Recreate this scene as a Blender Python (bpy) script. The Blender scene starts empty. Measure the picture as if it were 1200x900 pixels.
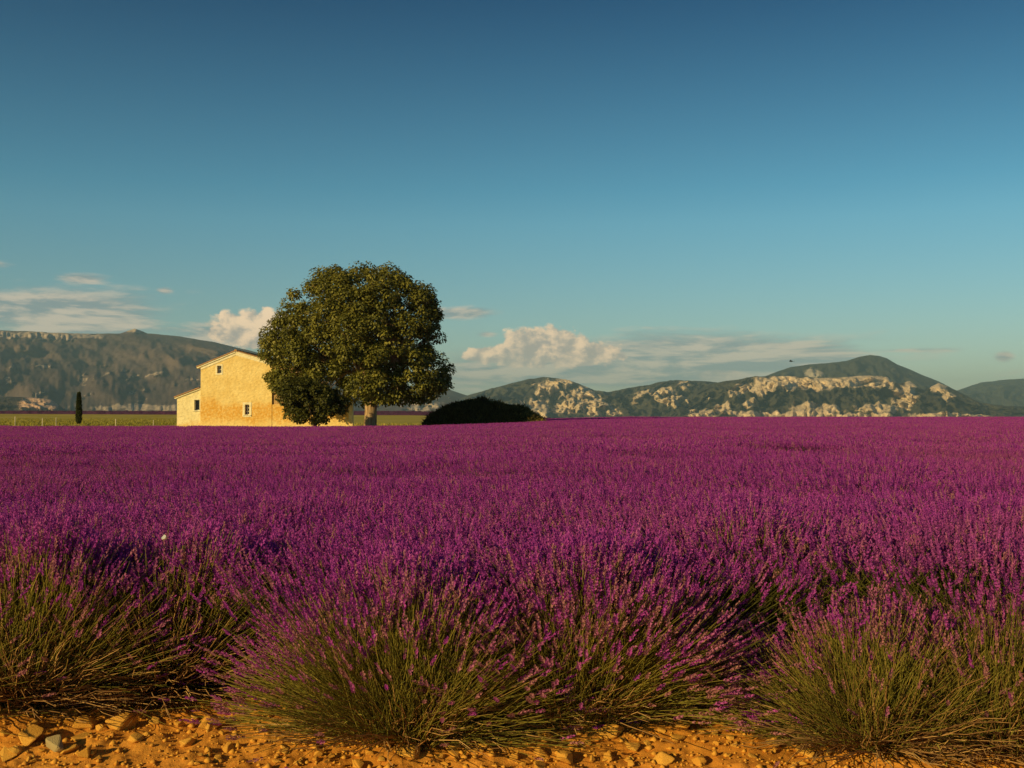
import bpy, bmesh, math, random
import numpy as np
from mathutils import Vector, Matrix
from mathutils.geometry import tessellate_polygon

random.seed(7)
rng = np.random.default_rng(11)
SC = bpy.context.scene
COL = SC.collection
R = math.radians

# ------------------------------------------------------------------ camera
F = 1287.0                      # focal length in pixels of a 1200 px wide frame
EYE = 1.25
HZ = 484.0                      # pixel row of the eye-level horizon
PITCH = math.atan((HZ - 450.0) / F)
cam_d = bpy.data.cameras.new('camera')
cam_d.sensor_width = 36.0
cam_d.lens = F / 1200.0 * 36.0
cam_d.clip_start = 0.05
cam_d.clip_end = 60000.0
cam = bpy.data.objects.new('camera', cam_d)
COL.objects.link(cam)
cam.location = (0, 0, EYE)
cam.rotation_euler = (R(90) + PITCH, 0, 0)
SC.camera = cam

# ------------------------------------------------------------------ sun, exposure
SUN_EL = R(19.0)
SUN_AZ = R(47.0)                # light travels this far to the right of straight ahead
sun_d = bpy.data.lights.new('sun', 'SUN')
sun_d.energy = 5.0
sun_d.angle = R(0.5)
sun_d.color = (1.0, 0.72, 0.29)
sun = bpy.data.objects.new('sun', sun_d)
COL.objects.link(sun)
ldir = Vector((math.sin(SUN_AZ) * math.cos(SUN_EL), math.cos(SUN_AZ) * math.cos(SUN_EL), -math.sin(SUN_EL)))
sun.rotation_euler = ldir.to_track_quat('-Z', 'Y').to_euler()
sun.location = (-30, -30, 40)

vs = SC.view_settings
vs.view_transform = 'Standard'
vs.look = 'None'
vs.exposure = 0.14
vs.gamma = 1.0
vs.use_curve_mapping = False
SC.cycles.use_denoising = True
SC.cycles.max_bounces = 5
SC.cycles.diffuse_bounces = 2
SC.cycles.glossy_bounces = 2
SC.cycles.transmission_bounces = 3
SC.cycles.transparent_max_bounces = 8
SC.cycles.volume_bounces = 0

# ------------------------------------------------------------------ node helpers
class S:
    """a socket with arithmetic"""
    nt = None
    def __init__(self, s): self.s = s
    @staticmethod
    def m(op, *args, clamp=False):
        n = S.nt.nodes.new('ShaderNodeMath'); n.operation = op; n.use_clamp = clamp
        for i, a in enumerate(args):
            if isinstance(a, S): S.nt.links.new(a.s, n.inputs[i])
            else: n.inputs[i].default_value = float(a)
        return S(n.outputs[0])
    def __add__(a, b): return S.m('ADD', a, b)
    def __radd__(a, b): return S.m('ADD', b, a)
    def __sub__(a, b): return S.m('SUBTRACT', a, b)
    def __rsub__(a, b): return S.m('SUBTRACT', b, a)
    def __mul__(a, b): return S.m('MULTIPLY', a, b)
    def __rmul__(a, b): return S.m('MULTIPLY', b, a)
    def __truediv__(a, b): return S.m('DIVIDE', a, b)
    def max(a, b): return S.m('MAXIMUM', a, b)
    def min(a, b): return S.m('MINIMUM', a, b)
    def abs(a): return S.m('ABSOLUTE', a)
    def sqrt(a): return S.m('SQRT', a)
    def smooth(a, lo, hi):
        n = S.nt.nodes.new('ShaderNodeMapRange'); n.interpolation_type = 'SMOOTHSTEP'
        S.nt.links.new(a.s, n.inputs['Value'])
        n.inputs['From Min'].default_value = lo; n.inputs['From Max'].default_value = hi
        return S(n.outputs['Result'])
    def lin(a, lo, hi, tlo=0.0, thi=1.0):
        n = S.nt.nodes.new('ShaderNodeMapRange')
        S.nt.links.new(a.s, n.inputs['Value'])
        n.inputs['From Min'].default_value = lo; n.inputs['From Max'].default_value = hi
        n.inputs['To Min'].default_value = tlo; n.inputs['To Max'].default_value = thi
        return S(n.outputs['Result'])

def put(sock, v):
    if isinstance(v, S): S.nt.links.new(v.s, sock)
    elif isinstance(v, (tuple, list)):
        sock.default_value = tuple(v) + ((1.0,) if len(v) == 3 and len(sock.default_value) == 4 else ())
    else: sock.default_value = v

def vec(x, y, z):
    n = S.nt.nodes.new('ShaderNodeCombineXYZ')
    for i, a in enumerate((x, y, z)): put(n.inputs[i], a)
    return S(n.outputs[0])

def sep(v):
    n = S.nt.nodes.new('ShaderNodeSeparateXYZ'); put(n.inputs[0], v)
    return [S(o) for o in n.outputs]

def noise(v, scale=1.0, detail=4, rough=0.5, dist=0.0, color=False):
    n = S.nt.nodes.new('ShaderNodeTexNoise'); put(n.inputs['Vector'], v)
    n.inputs['Scale'].default_value = scale; n.inputs['Detail'].default_value = detail
    n.inputs['Roughness'].default_value = rough; n.inputs['Distortion'].default_value = dist
    return S(n.outputs['Color' if color else 'Fac'])

def voronoi(v, scale=1.0, feature='F1', out='Distance'):
    n = S.nt.nodes.new('ShaderNodeTexVoronoi'); n.feature = feature; put(n.inputs['Vector'], v)
    n.inputs['Scale'].default_value = scale
    return S(n.outputs[out])

def mix(f, a, b, mode='MIX'):
    n = S.nt.nodes.new('ShaderNodeMix'); n.data_type = 'RGBA'; n.blend_type = mode
    put(n.inputs[0], f); put(n.inputs[6], a); put(n.inputs[7], b)
    return S(n.outputs[2])

def texco(out='Object'):
    return S(S.nt.nodes.new('ShaderNodeTexCoord').outputs[out])

def attr(name, out='Fac'):
    n = S.nt.nodes.new('ShaderNodeAttribute'); n.attribute_name = name
    return S(n.outputs[out])

# ------------------------------------------------------------------ world: low-sun sky with clouds along the horizon
world = bpy.data.worlds.new('World')
SC.world = world
world.use_nodes = True
S.nt = world.node_tree
S.nt.nodes.clear()
SKY_STR = 0.1
def build_world():
    sky = S.nt.nodes.new('ShaderNodeTexSky')
    sky.sky_type = 'NISHITA'
    sky.sun_disc = False
    sky.sun_elevation = SUN_EL
    sky.sun_rotation = math.pi + SUN_AZ
    sky.altitude = 600
    sky.air_density = 1.0
    sky.dust_density = 0.6
    sky.ozone_density = 3.0
    base = S(sky.outputs[0])
    d = texco('Generated')
    x, y, z = sep(d)
    az = S.m('ARCTAN2', x, y)
    u = az * F
    v = z * F
    # photographic blue: the sky deepens upward everywhere alike
    tint = mix(z.lin(0.02, 0.20), SKY_LOW, SKY_MID)
    tint = mix(z.lin(0.17, 0.40), tint, SKY_HIGH)
    base = mix(1.0, base, tint, 'MULTIPLY')
    # wisps and flat banks
    def U(px): return math.atan((px - 600) / F) * F
    def V(py): return (HZ - py)
    def blob(px, py, a, b):
        du = (u - U(px)) / a; dv = (v - V(py)) / b
        return 1.0 - (du * du + dv * dv).sqrt()
    p = vec(u / 150.0, v / 26.0, 3.7)
    n1 = noise(p, 1.0, 6, 0.6, 0.3)
    wide = noise(vec(u / 420.0, v / 60.0, 9.1), 1.0, 2, 0.5)
    outside = az.abs().smooth(0.5, 0.7)
    band = v.smooth(8, 40) * (1.0 - v.smooth(85, 165))
    cover = (wide - 0.5) * outside * band * 2.2 - 0.55 * (1.0 - band)
    cover = cover.max(blob(60, 374, 190, 44) * 0.80)
    cover = cover.max(blob(95, 338, 45, 11) * 0.75)
    cover = cover.max(blob(-20, 327, 40, 7) * 0.7)
    cover = cover.max(blob(540, 367, 55, 11) * 0.66)
    cover = cover.max(blob(192, 348, 14, 6) * 0.6)
    cover = cover.max(blob(570, 392, 20, 6) * 0.5)
    cover = cover.max(blob(800, 423, 300, 46) * 0.95)
    cover = cover.max(blob(560, 432, 90, 40) * 0.72)
    cover = cover.max(blob(625, 436, 150, 34) * 0.85)
    cover = cover.max(blob(830, 402, 170, 8) * 0.62)
    cover = cover.max(blob(1060, 415, 90, 5) * 0.5)
    cover = cover.max(blob(1178, 423, 16, 10) * 0.7)
    cover = cover.max(blob(260, 395, 120, 24) * 0.66)
    sden = cover + (n1 - 0.5) * 1.15
    sa = sden.smooth(0.12, 0.5) * 0.82
    n1b = noise(vec(u / 150.0 - 0.10, v / 26.0 + 0.22, 3.7), 1.0, 5, 0.6, 0.3)
    slit = ((n1 - n1b) * 5.0 + 0.45).smooth(0.1, 0.95)
    bank = mix(slit, CL_GREY, CL_PEACH)
    c = mix(sa, base, bank)
    # heaped clouds
    q = vec(u / 34.0, v / 26.0, 1.3)
    n2 = noise(q, 1.0, 7, 0.62, 0.15)
    n2b = noise(vec(u / 34.0 - 0.22, v / 26.0 + 0.24, 1.3), 1.0, 5, 0.6, 0.15)
    lump = voronoi(vec(u / 15.0 + n2 * 1.2, v / 13.0 + n2 * 1.2, 0.4))
    heap = blob(640, 408, 62, 27)
    heap = heap.max(blob(605, 415, 48, 18))
    heap = heap.max(blob(566, 416, 28, 12))
    heap = heap.max(blob(684, 415, 50, 16))
    heap = heap.max(blob(292, 388, 52, 28))
    heap = heap.max(blob(262, 394, 24, 12))
    heap = heap.max(blob(845, 441, 36, 8))
    far = noise(vec(u / 130.0, 0.0, 5.5), 1.0, 3, 0.6)
    heap = heap.max((far - 0.52) * 5.0 - ((v - 62.0) / 34.0).abs() - (1.0 - outside) * 4.0)
    hden = heap + (n2 - 0.5) * 1.5 - lump * 0.35 + 0.16
    ha = hden.smooth(0.04, 0.26) * v.smooth(34, 72).lin(0, 1, 0.25, 1.0)
    hl = ((n2 - n2b) * 3.4 + 0.52 - lump * 0.25 + (v - 70.0) * 0.006).smooth(0.0, 1.0)
    heapc = mix(hl, CL_SHADE, CL_LIT)
    c = mix(ha * 0.95, c, heapc)
    bg = S.nt.nodes.new('ShaderNodeBackground')
    put(bg.inputs['Color'], c)
    bg.inputs['Strength'].default_value = SKY_STR
    out = S.nt.nodes.new('ShaderNodeOutputWorld')
    S.nt.links.new(bg.outputs[0], out.inputs[0])
k10 = lambda c: tuple(a / SKY_STR for a in c)
SKY_LOW = (0.86, 0.82, 0.66)
SKY_MID = (0.44, 0.86, 0.78)
SKY_HIGH = (0.0, 0.20, 0.33)
CL_GREY = k10((0.24, 0.29, 0.29))
CL_PEACH = k10((0.64, 0.53, 0.40))
CL_SHADE = k10((0.42, 0.375, 0.31))
CL_LIT = k10((1.02, 0.73, 0.45))
build_world()

# ------------------------------------------------------------------ object helpers
def tag(o, label=None, cat=None, group=None, kind=None):
    if label: o['label'] = label
    if cat: o['category'] = cat
    if group: o['group'] = group
    if kind: o['kind'] = kind
    return o

def link(name, me, mat=None, parent=None, loc=None):
    o = bpy.data.objects.new(name, me)
    COL.objects.link(o)
    if mat is not None and me is not None: me.materials.append(mat)
    if parent is not None: o.parent = parent
    if loc is not None: o.location = loc
    return o

def empty(name, loc):
    o = bpy.data.objects.new(name, None)
    o.empty_display_size = 0.2
    COL.objects.link(o); o.location = loc
    return o

def np_mesh(name, V, Fc, smooth=False, attrs=None):
    """V (n,3); Fc (m,3) or (m,4) array, or list of such arrays"""
    if not isinstance(Fc, list): Fc = [Fc]
    V = np.asarray(V, dtype=np.float32)
    me = bpy.data.meshes.new(name)
    me.vertices.add(len(V))
    me.vertices.foreach_set('co', V.ravel())
    idx = np.concatenate([f.ravel() for f in Fc]).astype(np.int32)
    tot = np.concatenate([np.full(len(f), f.shape[1], np.int32) for f in Fc])
    st = np.concatenate([[0], np.cumsum(tot)[:-1]]).astype(np.int32)
    me.loops.add(len(idx)); me.loops.foreach_set('vertex_index', idx)
    me.polygons.add(len(tot)); me.polygons.foreach_set('loop_start', st)
    try: me.polygons.foreach_set('loop_total', tot)
    except Exception: pass
    if smooth: me.polygons.foreach_set('use_smooth', np.ones(len(tot), dtype=bool))
    me.update(calc_edges=True)
    for k, a in (attrs or {}).items():
        at = me.attributes.new(k, 'FLOAT', 'POINT')
        at.data.foreach_set('value', np.asarray(a, dtype=np.float32).ravel())
    return me

class MB:
    """collects simple solids into one mesh"""
    def __init__(self): self.v = []; self.f = []
    def box(self, x0, x1, y0, y1, z0, z1):
        b = len(self.v)
        self.v += [(x, y, z) for x in (x0, x1) for y in (y0, y1) for z in (z0, z1)]
        self.f += [tuple(b + i for i in q) for q in ((0,1,3,2),(4,6,7,5),(0,4,5,1),(2,3,7,6),(0,2,6,4),(1,5,7,3))]
        return self
    def prism(self, poly, y0, y1):
        """polygon in xz, counter-clockwise, extruded along y"""
        b = len(self.v); n = len(poly)
        self.v += [(x, y0, z) for x, z in poly] + [(x, y1, z) for x, z in poly]
        self.f += [tuple(b + i for i in range(n)), tuple(b + n + i for i in reversed(range(n)))]
        self.f += [(b + i, b + n + i, b + n + (i + 1) % n, b + (i + 1) % n) for i in range(n)]
        return self
    def build(self, name, mat, parent=None, loc=None):
        me = bpy.data.meshes.new(name); me.from_pydata(self.v, [], self.f); me.update()
        bm = bmesh.new(); bm.from_mesh(me); bmesh.ops.recalc_face_normals(bm, faces=bm.faces); bm.to_mesh(me); bm.free()
        return link(name, me, mat, parent, loc)

# numpy value noise ---------------------------------------------------
def _hash(ix, iy, iz, seed):
    h = (ix.astype(np.int64) * 374761393 + iy.astype(np.int64) * 668265263 + iz.astype(np.int64) * 2147483647 + seed * 974711) & 0xFFFFFFFF
    h = ((h ^ (h >> 13)) * 1274126177) & 0xFFFFFFFF
    h = ((h ^ (h >> 16)) * 2246822519) & 0xFFFFFFFF
    return ((h ^ (h >> 15)) & 0xFFFFFF) / float(0xFFFFFF)
def vnoise(x, y, z=0.0, seed=0):
    x, y, z = np.broadcast_arrays(np.asarray(x, float), np.asarray(y, float), np.asarray(z, float))
    ix, iy, iz = np.floor(x), np.floor(y), np.floor(z)
    fx, fy, fz = x - ix, y - iy, z - iz
    fx, fy, fz = [f * f * f * (f * (f * 6 - 15) + 10) for f in (fx, fy, fz)]
    r = 0
    for a in (0, 1):
        for b in (0, 1):
            for c in (0, 1):
                r = r + _hash(ix + a, iy + b, iz + c, seed) * (fx if a else 1 - fx) * (fy if b else 1 - fy) * (fz if c else 1 - fz)
    return r * 2 - 1
def fbm(x, y, z=0.0, oct=4, seed=0, gain=0.5, ridged=False):
    a, s, r = 1.0, 0.0, 0.0
    for i in range(oct):
        n = vnoise(np.asarray(x) * 2**i + 13.7 * i, np.asarray(y) * 2**i - 7.3 * i, np.asarray(z) * 2**i, seed + i)
        if ridged: n = 1 - 2 * np.abs(n)
        r = r + n * a; s += a; a *= gain
    return r / s
def sstep(a, b, x):
    t = np.clip((np.asarray(x, float) - a) / (b - a), 0, 1)
    return t * t * (3 - 2 * t)

# ------------------------------------------------------------------ materials
def material(name, fn):
    m = bpy.data.materials.new(name); m.use_nodes = True
    S.nt = m.node_tree; S.nt.nodes.clear()
    out = S.nt.nodes.new('ShaderNodeOutputMaterial')
    fn(out)
    return m
def principled(color, rough=0.85, spec=0.2, normal=None, **kw):
    b = S.nt.nodes.new('ShaderNodeBsdfPrincipled')
    put(b.inputs['Base Color'], color); put(b.inputs['Roughness'], rough)
    b.inputs['Specular IOR Level'].default_value = spec
    if normal is not None: put(b.inputs['Normal'], normal)
    for k, v_ in kw.items(): put(b.inputs[k], v_)
    return b
def bump(h, strength=0.5, dist=0.02):
    n = S.nt.nodes.new('ShaderNodeBump'); put(n.inputs['Height'], h)
    n.inputs['Strength'].default_value = strength; n.inputs['Distance'].default_value = dist
    return S(n.outputs[0])
def surf(out, b): S.nt.links.new(b.outputs[0], out.inputs['Surface'])

def leafy(name, c0, c1, c2=None, trans=0.35, rough=0.6, spec=0.25):
    """leaf-like: colour runs over the per-piece value 'tint', light partly passes through"""
    def fn(out):
        t = attr('tint')
        c = mix(t.lin(0, 0.7), c0, c1)
        if c2 is not None: c = mix(t.lin(0.7, 1.0), c, c2)
        b = principled(c, rough, spec)
        tr = S.nt.nodes.new('ShaderNodeBsdfTranslucent'); put(tr.inputs['Color'], c)
        ms = S.nt.nodes.new('ShaderNodeMixShader'); ms.inputs[0].default_value = trans
        S.nt.links.new(b.outputs[0], ms.inputs[1]); S.nt.links.new(tr.outputs[0], ms.inputs[2])
        S.nt.links.new(ms.outputs[0], out.inputs['Surface'])
    return material(name, fn)

def soil_fn(out):
    p = texco('Object')
    n = noise(p, 1.7, 6, 0.6); f = noise(p, 22, 6, 0.65); g = noise(p, 120, 4, 0.7)
    c = mix(n.smooth(0.35, 0.7), (0.56, 0.235, 0.032), (0.66, 0.31, 0.05))
    c = mix(f.smooth(0.45, 0.75), c, (0.40, 0.15, 0.022))
    c = mix(g.smooth(0.55, 0.8), c, (0.72, 0.40, 0.09))
    surf(out, principled(c, 0.95, 0.1, bump(f * 0.6 + g * 0.4, 0.8, 0.012)))
M_SOIL = material('ochre_soil', soil_fn)

def stone_fn(out):
    p = texco('Object'); r_ = S(S.nt.nodes.new('ShaderNodeObjectInfo').outputs['Random'])
    n = noise(p, 14, 5, 0.6); g = noise(p, 70, 4, 0.65)
    c = mix(r_, (0.58, 0.29, 0.04), (0.68, 0.39, 0.07))
    c = mix(n.smooth(0.45, 0.7), c, (0.48, 0.22, 0.035))
    c = mix(g.smooth(0.55, 0.75), c, (0.66, 0.42, 0.10))
    surf(out, principled(c, 0.9, 0.15, bump(n * 0.6 + g * 0.4, 0.6, 0.008)))
M_STONE = material('ochre_limestone', stone_fn)
def greystone_fn(out):
    p = texco('Object'); n = noise(p, 14, 5, 0.6)
    c = mix(n, (0.30, 0.24, 0.11), (0.42, 0.34, 0.18))
    surf(out, principled(c, 0.9, 0.15, bump(n, 0.5, 0.01)))
M_GREYSTONE = material('grey_stone', greystone_fn)

def flower_fn(out):
    t = attr('tint')
    c = mix(t.lin(0, 0.7), (0.17, 0.025, 0.20), (0.47, 0.072, 0.45))
    c = mix(t.lin(0.65, 1.0), c, (0.40, 0.18, 0.20))
    wp = S(S.nt.nodes.new('ShaderNodeNewGeometry').outputs['Position'])
    big = noise(wp, 0.22, 4, 0.6)
    c = mix(big.smooth(0.5, 0.72) * 0.45, c, (0.38, 0.12, 0.20))
    b = principled(c, 0.8, 0.1)
    tr = S.nt.nodes.new('ShaderNodeBsdfTranslucent'); put(tr.inputs['Color'], c)
    ms = S.nt.nodes.new('ShaderNodeMixShader'); ms.inputs[0].default_value = 0.3
    S.nt.links.new(b.outputs[0], ms.inputs[1]); S.nt.links.new(tr.outputs[0], ms.inputs[2])
    S.nt.links.new(ms.outputs[0], out.inputs['Surface'])
M_FLOWER = material('lavender_flower', flower_fn)
M_STEM = leafy('lavender_stem', (0.17, 0.165, 0.03), (0.34, 0.30, 0.055), (0.50, 0.36, 0.10), 0.15, 0.8, 0.1)
M_DRY = leafy('dry_lavender_stem', (0.22, 0.12, 0.05), (0.44, 0.26, 0.10), (0.62, 0.41, 0.17), 0.1, 0.85, 0.1)
M_BLADE = leafy('lavender_leaf', (0.09, 0.10, 0.025), (0.19, 0.19, 0.04), (0.28, 0.25, 0.05), 0.2, 0.8, 0.1)
M_LEAF = leafy('broad_tree_leaf', (0.10, 0.11, 0.024), (0.23, 0.225, 0.040), (0.33, 0.30, 0.065), 0.3, 0.5, 0.3)
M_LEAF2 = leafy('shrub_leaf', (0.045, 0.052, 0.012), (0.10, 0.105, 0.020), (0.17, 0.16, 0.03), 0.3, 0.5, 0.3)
M_CYP = leafy('cypress_foliage', (0.03, 0.04, 0.015), (0.07, 0.08, 0.025), None, 0.15, 0.7, 0.1)
M_GRASS = leafy('meadow_grass', (0.20, 0.19, 0.035), (0.33, 0.30, 0.06), (0.45, 0.36, 0.11), 0.25, 0.8, 0.1)
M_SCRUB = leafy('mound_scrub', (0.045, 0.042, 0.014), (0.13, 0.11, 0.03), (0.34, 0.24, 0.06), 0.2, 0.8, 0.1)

def bark_fn(out):
    p = texco('Object'); x, y, z = sep(p)
    n = noise(vec(x * 6.0, y * 6.0, z * 1.2), 1.0, 5, 0.6)
    c = mix(n.smooth(0.35, 0.65), (0.25, 0.165, 0.095), (0.52, 0.38, 0.23))
    surf(out, principled(c, 0.9, 0.1, bump(n, 0.8, 0.06)))
M_BARK = material('pale_bark', bark_fn)

def plaster(name, c0, c1, stain, zs):
    def fn(out):
        p = texco('Object'); x, y, z = sep(p)
        n = noise(p, 0.9, 6, 0.62); g = noise(p, 5.0, 5, 0.6); h = noise(p, 16.0, 3, 0.6)
        c = mix(n.smooth(0.35, 0.68), c0, c1)
        c = mix(g.smooth(0.50, 0.72) * 0.7, c, tuple(a * 0.74 for a in c0))
        c = mix(h.smooth(0.60, 0.74) * 0.3, c, tuple(a * 0.6 for a in c0))
        if stain is not None:
            wob = z + (noise(vec(x * 0.45, y * 0.45, z * 0.5), 1.0, 5, 0.65) - 0.5) * 3.2
            band = wob.smooth(zs[0], zs[1]) * (1.0 - wob.smooth(zs[2], zs[3]))
            c = mix(band * g.smooth(0.25, 0.6) * 0.9, c, stain)
        v_ = voronoi(vec(x, y, z * 1.6), 3.2)
        surf(out, principled(c, 0.95, 0.1, bump(g * 0.4 + h * 0.3 + v_ * 0.5, 0.8, 0.07)))
    return material(name, fn)
M_WALL = plaster('ochre_render', (0.76, 0.57, 0.22), (0.86, 0.69, 0.31), (0.68, 0.36, 0.06), (0.1, 0.9, 1.7, 2.6))
M_WALL2 = plaster('pale_render', (0.80, 0.69, 0.38), (0.86, 0.76, 0.45), (0.70, 0.50, 0.18), (-0.9, -0.3, 0.1, 0.6))
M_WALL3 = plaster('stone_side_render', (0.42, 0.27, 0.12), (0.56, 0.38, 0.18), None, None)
M_TRIM = plaster('cream_trim', (0.82, 0.74, 0.48), (0.86, 0.80, 0.56), None, None)
def flat(name, c, rough=0.7, spec=0.3, var=0.25, scale=8.0):
    def fn(out):
        n = noise(texco('Object'), scale, 5, 0.6)
        surf(out, principled(mix(n, tuple(a * (1 - var) for a in c), tuple(min(1, a * (1 + var)) for a in c)), rough, spec))
    return material(name, fn)
M_TILE = flat('clay_roof_tile', (0.42, 0.24, 0.11), 0.85, 0.1, 0.45, 3.0)
M_FRAME = flat('window_paint', (0.82, 0.80, 0.70), 0.6, 0.3, 0.08)
def glass_fn(out):
    surf(out, principled((0.02, 0.022, 0.025), 0.12, 0.5))
M_GLASS = material('window_glass', glass_fn)
M_POST = flat('weathered_post', (0.55, 0.50, 0.38), 0.8, 0.1, 0.2)
M_BIRD = flat('dark_plumage', (0.02, 0.02, 0.02), 0.7, 0.2)
M_WHITE = flat('white_wing', (0.80, 0.80, 0.74), 0.7, 0.2, 0.05)

def meadow_fn(out):
    p = texco('Object')
    n = noise(p, 0.05, 6, 0.65); g = noise(p, 0.6, 5, 0.7)
    c = mix(n.smooth(0.38, 0.62), (0.30, 0.27, 0.05), (0.42, 0.36, 0.09))
    c = mix(g.smooth(0.45, 0.7) * 0.6, c, (0.22, 0.22, 0.04))
    surf(out, principled(c, 0.95, 0.05))
M_MEADOW = material('mown_meadow', meadow_fn)

def mountain_mat(name, green0, green1, rock0, rock1, scale, bs=0.7):
    def fn(out):
        p = texco('Object'); x, y, z = sep(p)
        n = noise(p, scale, 6, 0.65); g = noise(p, scale * 6, 5, 0.7)
        vn = noise(vec(x, y, z * 0.35), scale * 9, 5, 0.7)
        c = mix(n.smooth(0.38, 0.64), green0, green1)
        c = mix(g.smooth(0.48, 0.7) * 0.6, c, tuple(a * 0.55 for a in green0))
        rc = mix(vn.smooth(0.3, 0.7), rock0, rock1)
        g2 = noise(vec(x, y, z * 0.7), scale * 26, 4, 0.7)
        m_ = (attr('rock') + (g - 0.5) * 0.7 + (g2 - 0.5) * 0.8).smooth(0.32, 0.60)
        c = mix(m_, c, rc)
        surf(out, principled(c, 0.95, 0.05, bump(g, bs, 40.0)))
    return material(name, fn)

# ------------------------------------------------------------------ terrain
def ground_z(x, y):
    x = np.asarray(x, float); y = np.asarray(y, float)
    r = np.hypot(x, y)
    left = 1 - sstep(-0.10, 0.12, x / np.maximum(np.abs(y), 1.0))
    z = -0.0058 * np.clip(y, 0, 95) * left
    z = z + left * 1.75 * sstep(360, 560, r)
    z = z - (1 - left) * 4.0 * sstep(168, 330, r)
    z = z - 60.0 * sstep(640, 3000, r)
    z = z - 0.13 * (1 - sstep(3.95, 5.0, y)) * (r < 60)
    near = 1 - sstep(5.5, 9, r)
    z = z + near * (0.030 * fbm(x * 2.3, y * 2.3, oct=3, seed=3) + 0.016 * fbm(x * 9, y * 9, oct=3, seed=5)
                    + 0.012 * np.maximum(0, fbm(x * 30, y * 30, oct=2, seed=6)) + 0.016 * np.maximum(0, fbm(x * 15, y * 15, oct=2, seed=16) - 0.1))
    return z

def on_ground(px, py):
    """the point of the ground seen in the given direction"""
    k = (HZ - py) / F
    y = np.linspace(2.5, 12, 2500)
    x = (px - 600) / F * y
    d = EYE + k * y - ground_z(x, y)
    i = int(np.argmax(d < 0))
    return float(x[i]), float(y[i]), float(ground_z(x[i], y[i]))

def build_ground():
    az = np.concatenate([np.radians(np.linspace(-180, -33, 24, endpoint=False)), np.radians(np.linspace(-33, 33, 430)),
                         np.radians(np.linspace(33, 180, 25)[1:])])
    rr = np.concatenate([np.linspace(0.2, 3.7, 24, endpoint=False), np.arange(3.7, 6.2, 0.0115), np.geomspace(6.2, 24000, 110)])
    A, Rr = np.meshgrid(az, rr)
    X = np.sin(A) * Rr; Y = np.cos(A) * Rr
    Z = ground_z(X, Y)
    n, m = len(rr), len(az)
    I = np.arange(n * m).reshape(n, m)
    q = np.stack([I[:-1, :-1], I[:-1, 1:], I[1:, 1:], I[1:, :-1]], -1).reshape(-1, 4)
    V = np.stack([X, Y, Z], -1).reshape(-1, 3)
    V = np.vstack([V, [[0, 0, float(ground_z(0, 0))]]])
    fan = np.stack([I[0, 1:], I[0, :-1], np.full(m - 1, n * m)], -1)
    o = link('ground', np_mesh('ground', V, [q, fan], True), M_SOIL)
    tag(o, 'bare orange stony soil under and in front of the lavender', None, None, 'structure')
build_ground()

def sheet(name, pxs, ys, dz, mat, label, kind='structure', cat=None, bumps=0.0):
    PX, Y = np.meshgrid(pxs, ys)
    X = (PX - 600) / F * Y
    Z = ground_z(X, Y) + dz
    if bumps: Z = Z + bumps * fbm(X * 0.35, Y * 0.35, oct=3, seed=21)
    n, m = X.shape
    I = np.arange(n * m).reshape(n, m)
    q = np.stack([I[:-1, :-1], I[:-1, 1:], I[1:, 1:], I[1:, :-1]], -1).reshape(-1, 4)
    o = link(name, np_mesh(name, np.stack([X, Y, Z], -1).reshape(-1, 3), q, True), mat)
    return tag(o, label, cat, None, kind)
sheet('meadow', np.linspace(-420, 800, 170), np.geomspace(88, 470, 64), 0.03, M_MEADOW,
      'mown yellow green meadow beyond the lavender and round the farmhouse')

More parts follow.
